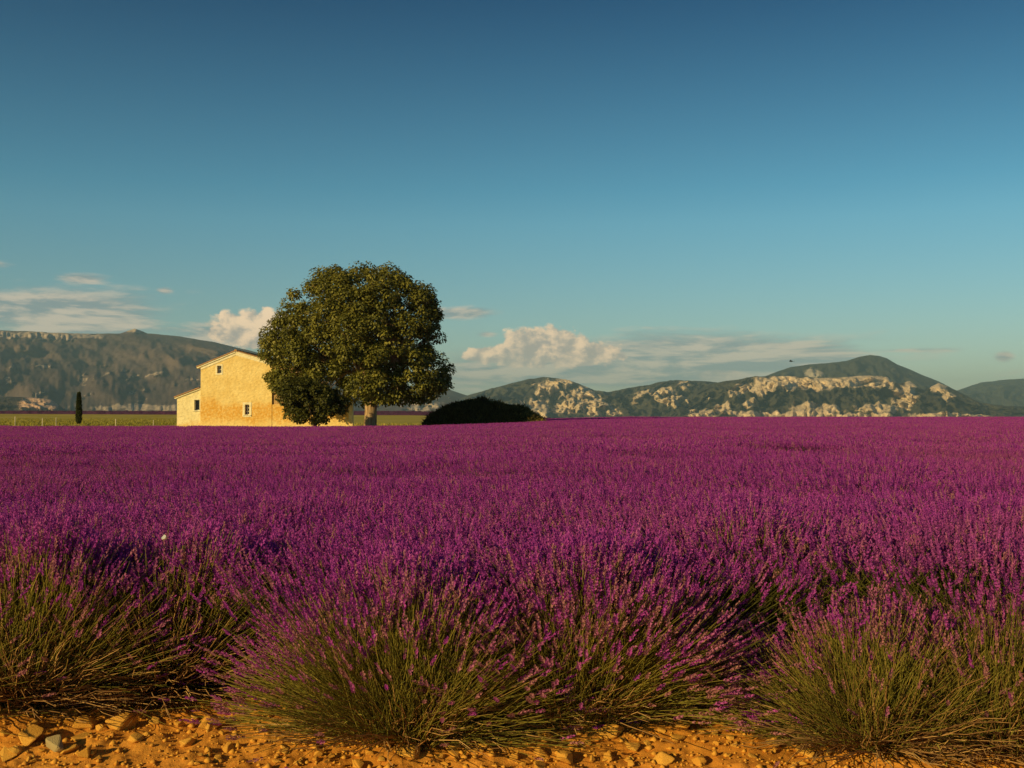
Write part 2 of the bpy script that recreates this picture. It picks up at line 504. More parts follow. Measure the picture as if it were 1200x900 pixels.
# ------------------------------------------------------------------ mountains
def range_mesh(name, prof, depth, front, rows, base_z, mat, label, rockfn, seed, rough=1.0, cexp=0.85, step=1.6, gully=1.0, fa=1.0, broad=0.0):
    px = np.arange(prof[0][0], prof[-1][0] + 0.1, step)
    py = np.interp(px, [p[0] for p in prof], [p[1] for p in prof])
    py = py + 0.9 * rough * fbm(px / 14.0, px * 0 + seed, oct=4, seed=seed)
    zr = EYE + (HZ - py) * depth / F
    zr = np.maximum(zr, base_z + 4)
    w_ = np.hanning(61); w_ /= w_.sum()
    zs = np.convolve(np.pad(zr, 30, mode='edge'), w_, mode='valid')
    tf = np.linspace(0, 1, rows)
    tb = np.linspace(0, 1, 10)[1:]
    T = np.concatenate([tf, 1 + tb])
    PX, TT = np.meshgrid(px, T)
    ZR = np.broadcast_to(zr, PX.shape)
    t = np.minimum(TT, 1.0)
    Y0 = np.where(TT <= 1, depth - front * (1 - t), depth + (TT - 1) * front * 1.2)
    sh = np.where(TT <= 1, t ** cexp, 1 - sstep(0, 1, TT - 1))
    ZS = np.broadcast_to(zs, PX.shape)
    Z = np.where(TT <= 1, base_z + (ZS - base_z) * sh + (ZR - ZS) * t ** 7, base_z + (ZR - base_z) * sh)
    X0 = (PX - 600) / F * Y0
    PY = HZ - (Z - EYE) / Y0 * F
    rock = rockfn(PX, PY) if rockfn else np.zeros_like(PX)
    env = np.sin(np.pi * np.clip(TT, 0, 1)) ** 0.6 * (TT <= 1)
    gl = fbm(PX / 30.0 + 0.9 * TT + 0.9 * fbm(PX / 30, TT * 3, oct=2, seed=seed + 3), TT * 2.6, oct=5, seed=seed + 7, ridged=True)
    fine = fbm(PX / 7.0, TT * 14.0, oct=4, seed=seed + 9)
    crag = fbm(PX / 5.0, TT * 7.0, oct=4, seed=seed + 13, ridged=True)
    Y = Y0 - env * front * (0.17 * gully * gl + 0.025 * fa * fine) - rock * env * front * 0.07 * crag
    Z = Z + env * (ZR - base_z) * (0.05 * fa * fine + 0.05 * gl * gully)
    Y = Y - env * front * broad * fbm(PX / 95.0 + 1.3 * TT, TT * 2.4 - PX / 300.0, oct=3, seed=seed + 21)
    X = X0 * (Y / Y0)
    n, m = PX.shape
    I = np.arange(n * m).reshape(n, m)
    q = np.stack([I[:-1, :-1], I[:-1, 1:], I[1:, 1:], I[1:, :-1]], -1).reshape(-1, 4)
    o = link(name, np_mesh(name, np.stack([X, Y, Z], -1).reshape(-1, 3), q, True, {'rock': rock}), mat)
    return tag(o, label, None, None, 'structure')

def patch(px, py, cx, cy, a, b, seed, k=0.55, fx=9.0, fy=6.0):
    d = np.hypot((px - cx) / a, (py - cy) / b)
    return np.clip((1.25 - d) * 1.2 + k * fbm(px / fx, py / fy, oct=4, seed=seed), 0, 1)

def rock_massif(px, py):
    r = patch(px, py, 40, 395, 90, 5.5, 1)
    r = np.maximum(r, patch(px, py, 157, 387, 12, 3.5, 2))
    fl = np.clip(2.6 * (fbm(px / 12 + py / 9, py / 6, oct=5, seed=4) - 0.27), 0, 0.5) * sstep(415, 432, py)
    lo = patch(px, py, 170, 478, 140, 5, 6, 0.9) * 0.6
    lo = np.maximum(lo, patch(px, py, 497, 476, 22, 7, 8, 0.8))
    return np.maximum(np.maximum(r, fl), lo)
def rock_spur(px, py):
    return patch(px, py, 46, 476, 30, 13, 12, 0.5, 9, 12)
def rock_mid(px, py):
    r = patch(px, py, 643, 455, 18, 12, 31, 0.7)
    for i, (cx, cy, a, b) in enumerate(((664, 448, 10, 8), (668, 474, 22, 14), (686, 466, 14, 14), (628, 478, 20, 12), (700, 478, 14, 10),
                                        (772, 462, 26, 7), (800, 452, 9, 7), (790, 472, 26, 6), (745, 470, 9, 7), (718, 482, 14, 6), (835, 470, 14, 12))):
        r = np.maximum(r, patch(px, py, cx, cy, a, b, 32 + i, 0.8))
    return r
def rock_cliff(px, py):
    r = 0
    for i, (cx, cy, a, b) in enumerate(((915, 450, 40, 10), (965, 450, 42, 8), (1015, 448, 38, 10), (1040, 451, 8, 8), (872, 455, 16, 6), (862, 462, 10, 6),
                                        (890, 458, 12, 7), (955, 481, 34, 9), (1060, 466, 18, 15), (1068, 452, 8, 8), (1100, 455, 11, 8), (1112, 466, 9, 6),
                                        (1030, 480, 26, 6), (1110, 488, 60, 4), (900, 487, 60, 5), (880, 474, 10, 6), (1000, 489, 60, 4), (820, 486, 20, 8), (846, 478, 10, 9))):
        r = np.maximum(r, patch(px, py, cx, cy, a, b, 60 + i, 0.34, 9, 7))
    return r
def rock_summit(px, py):
    return patch(px, py, 952, 437, 14, 7, 90, 0.9) * 0.75

M_MT1 = mountain_mat('scrub_massif', (0.080, 0.060, 0.056), (0.120, 0.088, 0.076), (0.30, 0.24, 0.19), (0.48, 0.40, 0.32), 0.0016, 0.25)
M_MT4 = mountain_mat('pink_spur', (0.045, 0.042, 0.040), (0.065, 0.058, 0.05), (0.44, 0.28, 0.20), (0.66, 0.46, 0.34), 0.005)
M_MT2 = mountain_mat('oak_hills', (0.050, 0.050, 0.040), (0.080, 0.076, 0.052), (0.46, 0.36, 0.25), (0.78, 0.64, 0.46), 0.004)
M_MT3 = mountain_mat('dark_summit', (0.042, 0.045, 0.036), (0.060, 0.060, 0.044), (0.34, 0.30, 0.24), (0.48, 0.44, 0.36), 0.003)
range_mesh('mountain_massif', [(-420, 400), (-250, 392), (-120, 386), (0, 387), (60, 389.5), (100, 391), (140, 390.5), (150, 387), (157, 384.5), (164, 387), (172, 390.5), (210, 394), (250, 401),
           (290, 410), (330, 421), (370, 432), (430, 446), (480, 453), (528, 457), (546, 463), (585, 472), (640, 484), (680, 492)],
           9000, 3800, 90, -62, M_MT1, 'long scrub covered massif with a small pale knob behind the farmhouse', rock_massif, 101, 0.6, gully=0.022, fa=0.3, broad=0.22)
range_mesh('rocky_spur', [(-260, 458), (-100, 463), (0, 465), (42, 466), (60, 468.5), (70, 475), (80, 483), (100, 492)],
           4600, 700, 40, -62, M_MT4, 'low spur with a pinkish cliff face at the foot of the massif', rock_spur, 111, 0.7, 0.7)
range_mesh('far_hill', [(1060, 486), (1090, 470), (1123, 457), (1150, 448), (1183, 444.5), (1200, 443.5), (1260, 440), (1340, 446), (1500, 452)],
           13000, 3500, 50, -62, M_MT3, 'smooth dark hill beyond the shoulder of the cliff mountain', None, 121, 0.5)
range_mesh('dark_summit', [(820, 470), (860, 455), (897, 441), (910, 436), (927, 430), (950, 427), (975, 425), (993, 423), (1006, 418.5), (1020, 415.7), (1030, 417), (1040, 420), (1052, 427),
           (1067, 433), (1085, 441), (1100, 447), (1120, 457), (1150, 470), (1190, 484)],
           10000, 2400, 60, -62, M_MT3, 'dark wooded dome summit rising behind the pale cliff band', rock_summit, 131, 0.4)
range_mesh('rocky_hill', [(530, 470), (556, 461), (600, 449), (620, 444.5), (636, 442), (655, 443.5), (668, 446), (684, 452), (696, 457), (706, 459.5), (716, 459), (738, 454.5), (760, 451),
           (775, 447.5), (792, 445.5), (815, 446), (840, 448), (870, 456), (900, 470), (930, 484)],
           8200, 2000, 90, -62, M_MT2, 'wooded hill with scattered grey rock buttresses to the right of the tree', rock_mid, 141, 0.9, gully=1.3, fa=2.0)
range_mesh('cliff_mountain', [(780, 486), (810, 462), (828, 452), (843, 448), (862, 445), (880, 442), (897, 440.5), (930, 441), (960, 443), (990, 441.5), (1020, 440), (1040, 441), (1046, 447), (1056, 449),
           (1066, 446), (1072, 450), (1082, 458), (1092, 453), (1100, 449), (1112, 453), (1130, 463), (1150, 472), (1180, 476), (1260, 478), (1400, 480), (1500, 486)],
           7000, 1500, 100, -62, M_MT2, 'broad mountain with a long pale limestone cliff band above dark woods', rock_cliff, 151, 1.0, 0.8, gully=1.3, fa=2.0)

# ------------------------------------------------------------------ lavender
def unit(v): return v / np.maximum(np.linalg.norm(v, axis=-1, keepdims=True), 1e-9)
def frames(t):
    ref = np.where(np.abs(t[:, 2:3]) > 0.9, np.array([[1.0, 0, 0]]), np.array([[0, 0, 1.0]]))
    a = unit(np.cross(t, ref)); b = np.cross(t, a)
    return a, b

def tubes(P, r0, r1, sides=3):
    """P (n,k,3) polylines -> verts, quads"""
    n, k, _ = P.shape
    T = np.gradient(P, axis=1); T = unit(T)
    a, b = frames(T.reshape(-1, 3)); a = a.reshape(n, k, 3); b = b.reshape(n, k, 3)
    rad = np.linspace(1, 0, k)[None, :, None] * np.asarray(r0).reshape(-1, 1, 1) + np.linspace(0, 1, k)[None, :, None] * np.asarray(r1).reshape(-1, 1, 1)
    V = []
    for s in range(sides):
        th = 2 * math.pi * s / sides
        V.append(P + rad * (math.cos(th) * a + math.sin(th) * b))
    V = np.stack(V, 2)                       # n,k,s,3
    I = np.arange(n * k * sides).reshape(n, k, sides)
    J = np.roll(I, -1, axis=2)
    q = np.stack([I[:, :-1], J[:, :-1], J[:, 1:], I[:, 1:]], -1).reshape(-1, 4)
    return V.reshape(-1, 3), q

def petals(P, T, length, whorls, per, rad, wid, hgt, g):
    """flower spikes: base points P, axes T -> verts, quads"""
    n = len(P)
    a, b = frames(T)
    s = (np.arange(whorls) + 0.5) / whorls
    s = s[None, :, None] + g.uniform(-0.3, 0.3, (n, whorls, per)) / whorls
    prof = np.where(s < 0.25, 0.75, 1.0) * np.clip(1.25 - 0.75 * s, 0.3, 1)
    ph = g.uniform(0, 6.28, (n, 1, 1)) + np.arange(per)[None, None, :] * 6.283 / per + np.arange(whorls)[None, :, None] * 0.9 + g.uniform(-.4, .4, (n, whorls, per))
    L = np.asarray(length).reshape(n, 1, 1)
    rr = rad * prof * g.uniform(0.7, 1.25, (n, whorls, per))
    ax = P[:, None, None] + T[:, None, None] * (s * L)[..., None]
    out = np.cos(ph)[..., None] * a[:, None, None] + np.sin(ph)[..., None] * b[:, None, None]
    tan = -np.sin(ph)[..., None] * a[:, None, None] + np.cos(ph)[..., None] * b[:, None, None]
    up = T[:, None, None]
    w = (wid * prof)[..., None]
    tip = ax + out * rr[..., None] + up * (hgt * g.uniform(0.7, 1.2, rr.shape))[..., None]
    v0 = ax + out * (rr * 0.25)[..., None] - tan * w * 0.35
    v1 = ax + out * (rr * 0.25)[..., None] + tan * w * 0.35
    v2 = tip + tan * w * 0.5; v3 = tip - tan * w * 0.5
    V = np.stack([v0, v1, v2, v3], 3).reshape(-1, 3)
    q = np.arange(len(V)).reshape(-1, 4)
    return V, q, whorls * per * 4

def stem_lines(g, N, rb, L0, L1, thmax, lean, droop, thpow=0.6, seg=4, phis=None, front=0.0, flat=None, jit=1.0):
    ph = g.uniform(0, 2 * math.pi, N) if phis is None else g.uniform(phis[0], phis[1], N)
    th = thmax * g.uniform(0, 1, N) ** thpow
    th = th * (1 - front * np.maximum(0, -np.sin(ph)) ** 1.5)
    k = (th / thmax)
    p0 = np.stack([np.cos(ph), np.sin(ph), 0 * ph], -1) * (rb * k * g.uniform(0.4, 1.0, N))[:, None] + g.normal(0, rb * 0.22, (N, 3)) * [1, 1, 0]
    ph2 = ph + g.normal(0, 0.24 * jit, N); th2 = np.clip(th + g.normal(0, 0.10 * jit, N), 0, 1.5)
    d = np.stack([np.sin(th2) * np.cos(ph2), np.sin(th2) * np.sin(ph2), np.cos(th2)], -1)
    d = unit(d + np.array([lean[0], lean[1], 0.0]))
    L = g.uniform(L0, L1, N) * (1 - 0.16 * k)
    if flat: L = g.normal(flat, 0.035, N) / np.maximum(np.cos(th2), 0.55)
    t = np.linspace(0, 1, seg)[None, :, None]
    dr = np.stack([0 * th, 0 * th, -droop * np.sin(th2)], -1)
    sw = g.normal(0, 0.08, (N, 3)); sw[:, 2] = 0
    P = p0[:, None] + d[:, None] * (L[:, None, None] * t) + (dr + sw)[:, None] * (L[:, None, None] * t * t)
    P[:, :, 2] = np.maximum(P[:, :, 2], 0.02 + 0.02 * t[..., 0])
    return P, k

def mk(name, V, q, tint, mat, parent=None, smooth=False):
    o = link(name, np_mesh(name, V, q, smooth, {'tint': tint}), mat, parent)
    return o

def blades(g, P0, D, Ls, wid):
    """narrow leaves: base points, directions, lengths"""
    a, b = frames(D)
    ph = g.uniform(0, 6.28, len(P0))
    s = (np.cos(ph)[:, None] * a + np.sin(ph)[:, None] * b) * wid
    m = P0 + D * (Ls * 0.5)[:, None]; e = P0 + D * Ls[:, None] + np.array([0, 0, -0.15]) * Ls[:, None]
    V = np.stack([P0, m + s, e, m - s], 1).reshape(-1, 3)
    return V, np.arange(len(V)).reshape(-1, 4)

def lavender_bush(px, py, label, seed, N=2000, rb=0.16, L0=0.62, L1=0.84, thmax=1.35, lean=(0, 0), droop=0.18, dry=300, bare=0.1, fl_green=0.0, leaves=4200, group=None, dz=0.0, loc=None, dryphi=None, thpow=0.62, dryL=(0.35, 0.6), front=0.52, low=0.5, dens=1.5):
    g = np.random.default_rng(seed)
    x, y, z = loc if loc else on_ground(px, py)
    root = empty('lavender_bush', (x, y, z - 0.02 + dz))
    tag(root, label, 'lavender', group)
    N = int(N * dens)
    P, k = stem_lines(g, N, rb * 1.6, L0, L1, thmax, lean, droop, thpow, front=front, jit=1.6)
    P[:, 1:3] += g.normal(0, 0.012, (N, 2, 3))
    V, q = tubes(P, np.full(N, 0.0015), np.full(N, 0.0010))
    tn = np.repeat(np.clip(g.normal(0.40, 0.30, N), 0, 1), 4 * 3)
    mk('stems', V, q, tn, M_STEM, root)['kind'] = 'stuff'
    dd = unit(P[:, -1] - P[:, 0])
    pb = bare + low * k ** 2 * (1 - bare) + 0.34 * sstep(0.05, 0.5, -dd[:, 1]) * (low > 0.2) + 0.10 * sstep(0.1, 0.5, -dd[:, 1])
    fl = g.uniform(0, 1, N) > np.minimum(pb, 0.97)
    T = unit(P[fl, -1] - P[fl, -2]); T = unit(T + np.array([0, 0, 0.12]))
    n = fl.sum()
    L = g.uniform(0.045, 0.085, n)
    V, q, per = petals(P[fl, -1] - T * 0.012, T, L, 5, 3, 0.0080, 0.0095, 0.011, g)
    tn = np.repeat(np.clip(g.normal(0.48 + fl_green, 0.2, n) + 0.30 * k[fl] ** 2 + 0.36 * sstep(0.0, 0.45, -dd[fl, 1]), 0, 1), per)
    mk('flower_spikes', V, q, tn, M_FLOWER, root)['kind'] = 'stuff'
    if leaves:
        si = g.integers(0, N, leaves); tt = g.uniform(0.06, 0.62, leaves)
        A = P[si]; pos = A[np.arange(leaves), (tt * 3).astype(int)]; nxt = A[np.arange(leaves), (tt * 3).astype(int) + 1]
        fr = (tt * 3) % 1
        p0 = pos + (nxt - pos) * fr[:, None]
        D = unit(unit(nxt - pos) + g.normal(0, 0.5, (leaves, 3)))
        V, q = blades(g, p0, D, g.uniform(0.03, 0.06, leaves), 0.0022)
        mk('leaves', V, q, np.repeat(g.uniform(0, 1, leaves), 4), M_BLADE, root)['kind'] = 'stuff'
    if dry:
        n2 = int(dry * 0.7) + 250
        Pt, kt = stem_lines(g, n2, rb * 1.2, 0.22, 0.58, 1.45, lean, 0.1, 0.55, 4, None, 0.35)
        Pt[:, 1:] += g.normal(0, 0.012, Pt[:, 1:].shape); Pt[:, :, 2] = np.maximum(Pt[:, :, 2], 0.012)
        V, q = tubes(Pt, np.full(n2, 0.0022), np.full(n2, 0.0010))
        mk('spent_stems', V, q, np.repeat(g.uniform(0, 0.8, n2), 4 * 3), M_DRY, root)['kind'] = 'stuff'
        Pd, kd = stem_lines(g, dry, rb * 1.1, dryL[0], dryL[1], 1.5, lean, 0.12, 0.3, 5, dryphi, 0.15)
        Pd[:, 1:-1] += g.normal(0, 0.012, Pd[:, 1:-1].shape)
        Pd[:, :, 2] = np.maximum(Pd[:, :, 2], 0.012)
        V, q = tubes(Pd, np.full(dry, 0.0036), np.full(dry, 0.0016))
        mk('dry_stems', V, q, np.repeat(g.uniform(0, 1, dry), 5 * 3), M_DRY, root)['kind'] = 'stuff'
    return root

GR = 'lavender bushes along the front edge of the field'
lavender_bush(35, 808, 'lavender bush with bare woody brown stems sprawling low over the soil', 201, 2300, 0.22, 0.60, 0.82, 1.3, (0.18, 0.02), 0.14, 1100, 0.2, group=GR, dryL=(0.4, 0.8), front=0.72)
lavender_bush(205, 798, 'lavender bush combed sideways over a fringe of straw coloured stems', 202, 2300, 0.22, 0.60, 0.82, 1.35, (0.26, 0.0), 0.2, 1300, 0.22, group=GR, dryphi=(-2.6, 0.3), dryL=(0.45, 0.8), front=0.72)
lavender_bush(480, 848, 'big round lavender bush fanning green stems down to the stones', 203, 2700, 0.20, 0.56, 0.76, 1.34, (-0.02, -0.02), 0.14, 350, 0.16, group=GR, leaves=5000)
lavender_bush(676, 824, 'lavender bush with dense dark purple spikes combed over its bare side', 204, 2700, 0.22, 0.56, 0.77, 1.36, (0.20, 0.03), 0.18, 420, 0.05, group=GR, low=0.1)
lavender_bush(330, 775, 'small shaded lavender bush set back in the gap between two bigger bushes', 205, 1300, 0.15, 0.5, 0.68, 1.3, (0.05, 0), 0.2, 150, 0.2, group=GR)
lavender_bush(870, 778, 'lavender bush with a green stemmed crown set back above the bare soil gap', 206, 2300, 0.2, 0.62, 0.84, 1.3, (0.12, 0.0), 0.16, 250, 0.1, group=GR)
lavender_bush(1020, 858, 'sparse lavender bush with long thin straw stems and few flowers', 207, 1900, 0.19, 0.40, 0.60, 1.28, (0.0, -0.03), 0.12, 550, 0.5, 0.2, group=GR, leaves=4500, dryL=(0.35, 0.7))
lavender_bush(1170, 858, 'brownish lavender bush with reddish dry undergrowth beside the sparse one', 208, 2000, 0.22, 0.42, 0.64, 1.3, (0.02, -0.02), 0.12, 800, 0.4, 0.15, group=GR, leaves=4000, dryL=(0.35, 0.68))
lavender_bush(-130, 830, 'lavender bush at the end of the sprawling woody one', 209, 1500, 0.20, 0.66, 0.9, 1.3, (0.1, 0.0), 0.14, 300, 0.12, group=GR, dens=0.6)
lavender_bush(1320, 850, 'lavender bush past the brownish one', 210, 1500, 0.20, 0.6, 0.85, 1.3, (0.0, 0.0), 0.14, 300, 0.2, group=GR, dens=0.6)

def clump_proto(name, seed, N, seg, sides, whorls, per, rad, wid, hgt, spikeL, stem_r, thmax=0.85, rb=0.3):
    g = np.random.default_rng(seed)
    P, k = stem_lines(g, N, rb, 0.52, 0.74, thmax, (0.07, 0.0), 0.06, 0.62, seg, flat=0.60)
    V1, q1 = tubes(P, np.full(N, stem_r), np.full(N, stem_r * 0.7), sides)
    t1 = np.repeat(np.clip(g.normal(0.35, 0.2, N), 0, 1), seg * sides)
    T = unit(unit(P[:, -1] - P[:, -2]) + np.array([0.05, 0, 0.45]))
    V2, q2, per_n = petals(P[:, -1] - T * 0.012, T, g.uniform(*spikeL, N), whorls, per, rad, wid, hgt, g)
    t2 = np.repeat(np.clip(g.normal(0.5, 0.27, N), 0, 1), per_n)
    me = np_mesh(name, np.vstack([V1, V2]), [q1, q2 + len(V1)], False, {'tint': np.concatenate([t1, t2])})
    me.materials.append(M_BLADE); me.materials.append(M_FLOWER)
    mi = np.concatenate([np.zeros(len(q1), np.int32), np.ones(len(q2), np.int32)])
    me.polygons.foreach_set('material_index', mi)
    return bpy.data.objects.new(name, me)

def build_field():
    protos = [clump_proto('near_clump', 301 + i, 900, 4, 3, 5, 4, 0.0085, 0.009, 0.010, (0.045, 0.085), 0.0016) for i in range(3)]
    protos += [clump_proto('middle_clump', 311 + i, 800, 2, 3, 3, 3, 0.0095, 0.013, 0.020, (0.045, 0.075), 0.0020) for i in range(3)]
    protos += [clump_proto('far_clump', 321 + i, 430, 2, 3, 1, 3, 0.014, 0.024, 0.055, (0.02, 0.04), 0.003) for i in range(2)]
    g = np.random.default_rng(5)
    pts = []
    # planted in rows that run off obliquely, bushes almost touching
    ca, sa = math.cos(R(24)), math.sin(R(24))
    row, gap = 0.84, 0.54
    for i in range(-330, 331):
        s = np.arange(-60, 330, gap)
        s = s + g.uniform(-0.14, 0.14, len(s))
        o = i * row + g.normal(0, 0.10, len(s))
        x = ca * o + sa * s; y = -sa * o + ca * s
        pts.append(np.stack([x, y], -1))
    pts = np.vstack(pts)
    x, y = pts.T
    px = 600 + F * x / np.maximum(y, 0.1)
    far = np.interp(px, [-300, 420, 500, 640, 720, 1500], [86, 87, 93, 130, 152, 160])
    front = np.interp(px, [-600, 0, 330, 400, 700, 900, 960, 1200, 1800], [5.1, 5.1, 5.3, 4.8, 4.95, 5.2, 4.75, 4.45, 4.45])
    keep = (y > front) & (y < far) & (px > -260 - 900 / np.maximum(y, 1)) & (px < 1460 + 900 / np.maximum(y, 1))
    # gaps where plants died
    hole = fbm(x * 0.55, y * 0.22, oct=3, seed=77)
    keep &= ~((hole > 0.35) & (y > 7.5))
    keep &= g.uniform(0, 1, len(x)) > 0.025
    x, y, px = x[keep], y[keep], px[keep]
    z = ground_z(x, y)
    sc = g.uniform(0.93, 1.06, len(x)) * (1 + 0.06 * fbm(x * 0.35, y * 0.35, oct=2, seed=78))
    var = np.where(y < 17, g.integers(0, 3, len(x)), np.where(y < 52, 3 + g.integers(0, 3, len(x)), 6 + g.integers(0, 2, len(x))))
    rz = g.uniform(-0.5, 0.5, len(x))
    me = bpy.data.meshes.new('lavender_field')
    me.vertices.add(len(x)); me.vertices.foreach_set('co', np.stack([x, y, z], -1).astype(np.float32).ravel())
    for nme, ty, arr in (('variant', 'INT', var.astype(np.int32)), ('turn', 'FLOAT', rz.astype(np.float32)), ('size', 'FLOAT', sc.astype(np.float32))):
        me.attributes.new(nme, ty, 'POINT').data.foreach_set('value', arr)
    o = link('lavender_field', me)
    tag(o, 'flowering purple lavender field reaching back to the farmhouse', 'lavender', None, 'stuff')
    nt = bpy.data.node_groups.new('field_planting', 'GeometryNodeTree')
    nt.interface.new_socket('Geometry', in_out='INPUT', socket_type='NodeSocketGeometry')
    nt.interface.new_socket('Geometry', in_out='OUTPUT', socket_type='NodeSocketGeometry')
    gi = nt.nodes.new('NodeGroupInput'); go = nt.nodes.new('NodeGroupOutput')
    jn = nt.nodes.new('GeometryNodeJoinGeometry')
    def named(n_, ty):
        a = nt.nodes.new('GeometryNodeInputNamedAttribute'); a.data_type = ty; a.inputs['Name'].default_value = n_
        return a.outputs['Attribute']
    va, tu, sz = named('variant', 'INT'), named('turn', 'FLOAT'), named('size', 'FLOAT')
    cx = nt.nodes.new('ShaderNodeCombineXYZ'); nt.links.new(tu, cx.inputs[2])
    e2r = nt.nodes.new('FunctionNodeEulerToRotation'); nt.links.new(cx.outputs[0], e2r.inputs[0])
    for i, p in enumerate(protos):
        oi = nt.nodes.new('GeometryNodeObjectInfo'); oi.inputs['Object'].default_value = p; oi.inputs['As Instance'].default_value = True
        cm = nt.nodes.new('FunctionNodeCompare'); cm.data_type = 'INT'; cm.operation = 'EQUAL'
        nt.links.new(va, cm.inputs[2]); cm.inputs[3].default_value = i
        ip = nt.nodes.new('GeometryNodeInstanceOnPoints')
        nt.links.new(gi.outputs[0], ip.inputs['Points']); nt.links.new(cm.outputs[0], ip.inputs['Selection'])
        nt.links.new(oi.outputs['Geometry'], ip.inputs['Instance'])
        nt.links.new(e2r.outputs[0], ip.inputs['Rotation']); nt.links.new(sz, ip.inputs['Scale'])
        nt.links.new(ip.outputs[0], jn.inputs[0])
    nt.links.new(jn.outputs[0], go.inputs[0])
    md = o.modifiers.new('planting', 'NODES'); md.node_group = nt
    print('field plants', len(x))
build_field()

def distant_field():
    pxs = np.arange(-420, 660, 1.5); ys = np.linspace(455, 600, 40)
    PX, Y = np.meshgrid(pxs, ys); X = (PX - 600) / F * Y
    edge = sstep(455, 462, Y) * (1 - sstep(592, 600, Y))
    Z = ground_z(X, Y) + edge * (0.85 + 0.6 * fbm(X * 0.45, Y * 0.3, oct=4, seed=33)) - 0.02
    n, m = X.shape; I = np.arange(n * m).reshape(n, m)
    q = np.stack([I[:-1, :-1], I[:-1, 1:], I[1:, 1:], I[1:, :-1]], -1).reshape(-1, 4)
    def fn(out):
        n_ = noise(texco('Object'), 0.8, 5, 0.7)
        surf(out, principled(mix(n_.smooth(0.35, 0.65), (0.06, 0.03, 0.055), (0.14, 0.05, 0.11)), 0.95, 0.05))
    o = link('distant_lavender', np_mesh('distant_lavender', np.stack([X, Y, Z], -1).reshape(-1, 3), q, False), material('distant_lavender_bloom', fn))
    tag(o, 'thin dark purple strip of lavender beyond the yellow meadow', 'lavender', None, 'stuff')
distant_field()

# ------------------------------------------------------------------ farmhouse
DH = 100.0
K = DH / F
def hx(px): return (px - 600) * K
def hz(py): return EYE + (HZ - py) * K
GZ = float(ground_z(hx(260), DH)) - 0.05
def wall_with_holes(name, outer, holes, depth, mat, parent, y0):
    """front wall in the xz plane at y0, facing the camera, with real openings and reveals"""
    loops = [[Vector((x, 0, z)) for x, z in outer]] + [[Vector((x, 0, z)) for x, z in ((h[0], h[2]), (h[0], h[3]), (h[1], h[3]), (h[1], h[2]))] for h in holes]
    tris = tessellate_polygon(loops)
    v = [(p.x, y0, p.z) for l in loops for p in l]
    f = [tuple(t) for t in tris]
    nfront = len(v)
    for yb in (y0 + depth,):
        v += [(p.x, yb, p.z) for l in loops for p in l]
    f += [tuple(nfront + i for i in reversed(t)) for t in tris]
    b = 0
    for l in loops:
        n = len(l)
        f += [(b + i, b + (i + 1) % n, nfront + b + (i + 1) % n, nfront + b + i) for i in range(n)]
        b += n
    me = bpy.data.meshes.new(name); me.from_pydata(v, [], f); me.update()
    bm = bmesh.new(); bm.from_mesh(me); bmesh.ops.recalc_face_normals(bm, faces=bm.faces); bm.to_mesh(me); bm.free()
    return link(name, me, mat, parent)

def window(parent, x0, x1, z0, z1, y0, surround, mull, sill=True):
    w = MB()
    t = 0.055
    yf = y0 + 0.20
    w.box(x0 + .002, x0 + t, yf, yf + .06, z0 + .002, z1 - .002).box(x1 - t, x1 - .002, yf, yf + .06, z0 + .002, z1 - .002)
    w.box(x0 + t, x1 - t, yf, yf + .06, z0 + .002, z0 + t).box(x0 + t, x1 - t, yf, yf + .06, z1 - t, z1 - .002)
    o = w.build('window', M_FRAME, parent)
    MB().box(x0 + t - .01, x1 - t + .01, yf + .03, yf + .04, z0 + t - .01, z1 - t + .01).build('pane', M_GLASS, o)
    m = MB(); xm = (x0 + x1) / 2
    if mull: m.box(xm - .025, xm + .025, yf - .004, yf + .028, z0 + t, z1 - t)
    for q in range(1, mull + 1):
        zz = z0 + (z1 - z0) * q / (mull + 1)
        m.box(x0 + t, xm - .025, yf - .002, yf + .028, zz - .02, zz + .02).box(xm + .025, x1 - t, yf - .002, yf + .028, zz - .02, zz + .02)
    if mull: m.build('glazing_bar', M_FRAME, o)
    if surround:
        s = MB(); a = surround
        s.box(x0 - a, x0, y0 - .025, y0 + .02, z0 - a, z1 + a).box(x1, x1 + a, y0 - .025, y0 + .02, z0 - a, z1 + a)
        s.box(x0, x1, y0 - .025, y0 + .02, z1, z1 + a).box(x0, x1, y0 - .025, y0 + .02, z0 - a, z0)
        s.build('surround', M_TRIM, o)
    if sill:
        MB().box(x0 - .14, x1 + .14, y0 - .09, y0 + .19, z0 - .075, z0 - .004).build('sill', M_TRIM, o)
    return o

def tile_slope(name, xa, za, xb, zb, y0, y1, parent, over=0.0, pitch=0.24):
    """a slope of round clay tiles from the eave (xa,za) to the ridge (xb,zb); channels run down the slope"""
    d = np.array([xb - xa, zb - za]); L = np.hypot(*d); d /= L; nrm = np.array([-d[1], d[0]])
    if nrm[1] < 0: nrm = -nrm
    ny = int((y1 - y0) / pitch * 8)
    Y = np.linspace(y0, y1, ny + 1)
    corr = 0.055 * np.abs(np.sin((Y - y0) / pitch * math.pi)) ** 0.8
    ns = max(2, int(L / 0.36)); 
    V = []; 
    for k in range(ns):
        for e, lift in ((0.0, 0.03), (1.04, 0.0)):
            s = min(L, (k + e) * L / ns)
            p = np.array([xa, za]) + d * s
            V.append(np.stack([p[0] + nrm[0] * (corr + lift + .10), Y, p[1] + nrm[1] * (corr + lift + .10)], -1))
    nrow = len(V); V = np.vstack(V)
    I = np.arange(len(V)).reshape(nrow, ny + 1)
    q = np.concatenate([np.stack([I[2*k, :-1], I[2*k, 1:], I[2*k+1, 1:], I[2*k+1, :-1]], -1).reshape(-1, 4) for k in range(nrow // 2)])
    return link(name, np_mesh(name, V, q, True), M_TILE, parent)

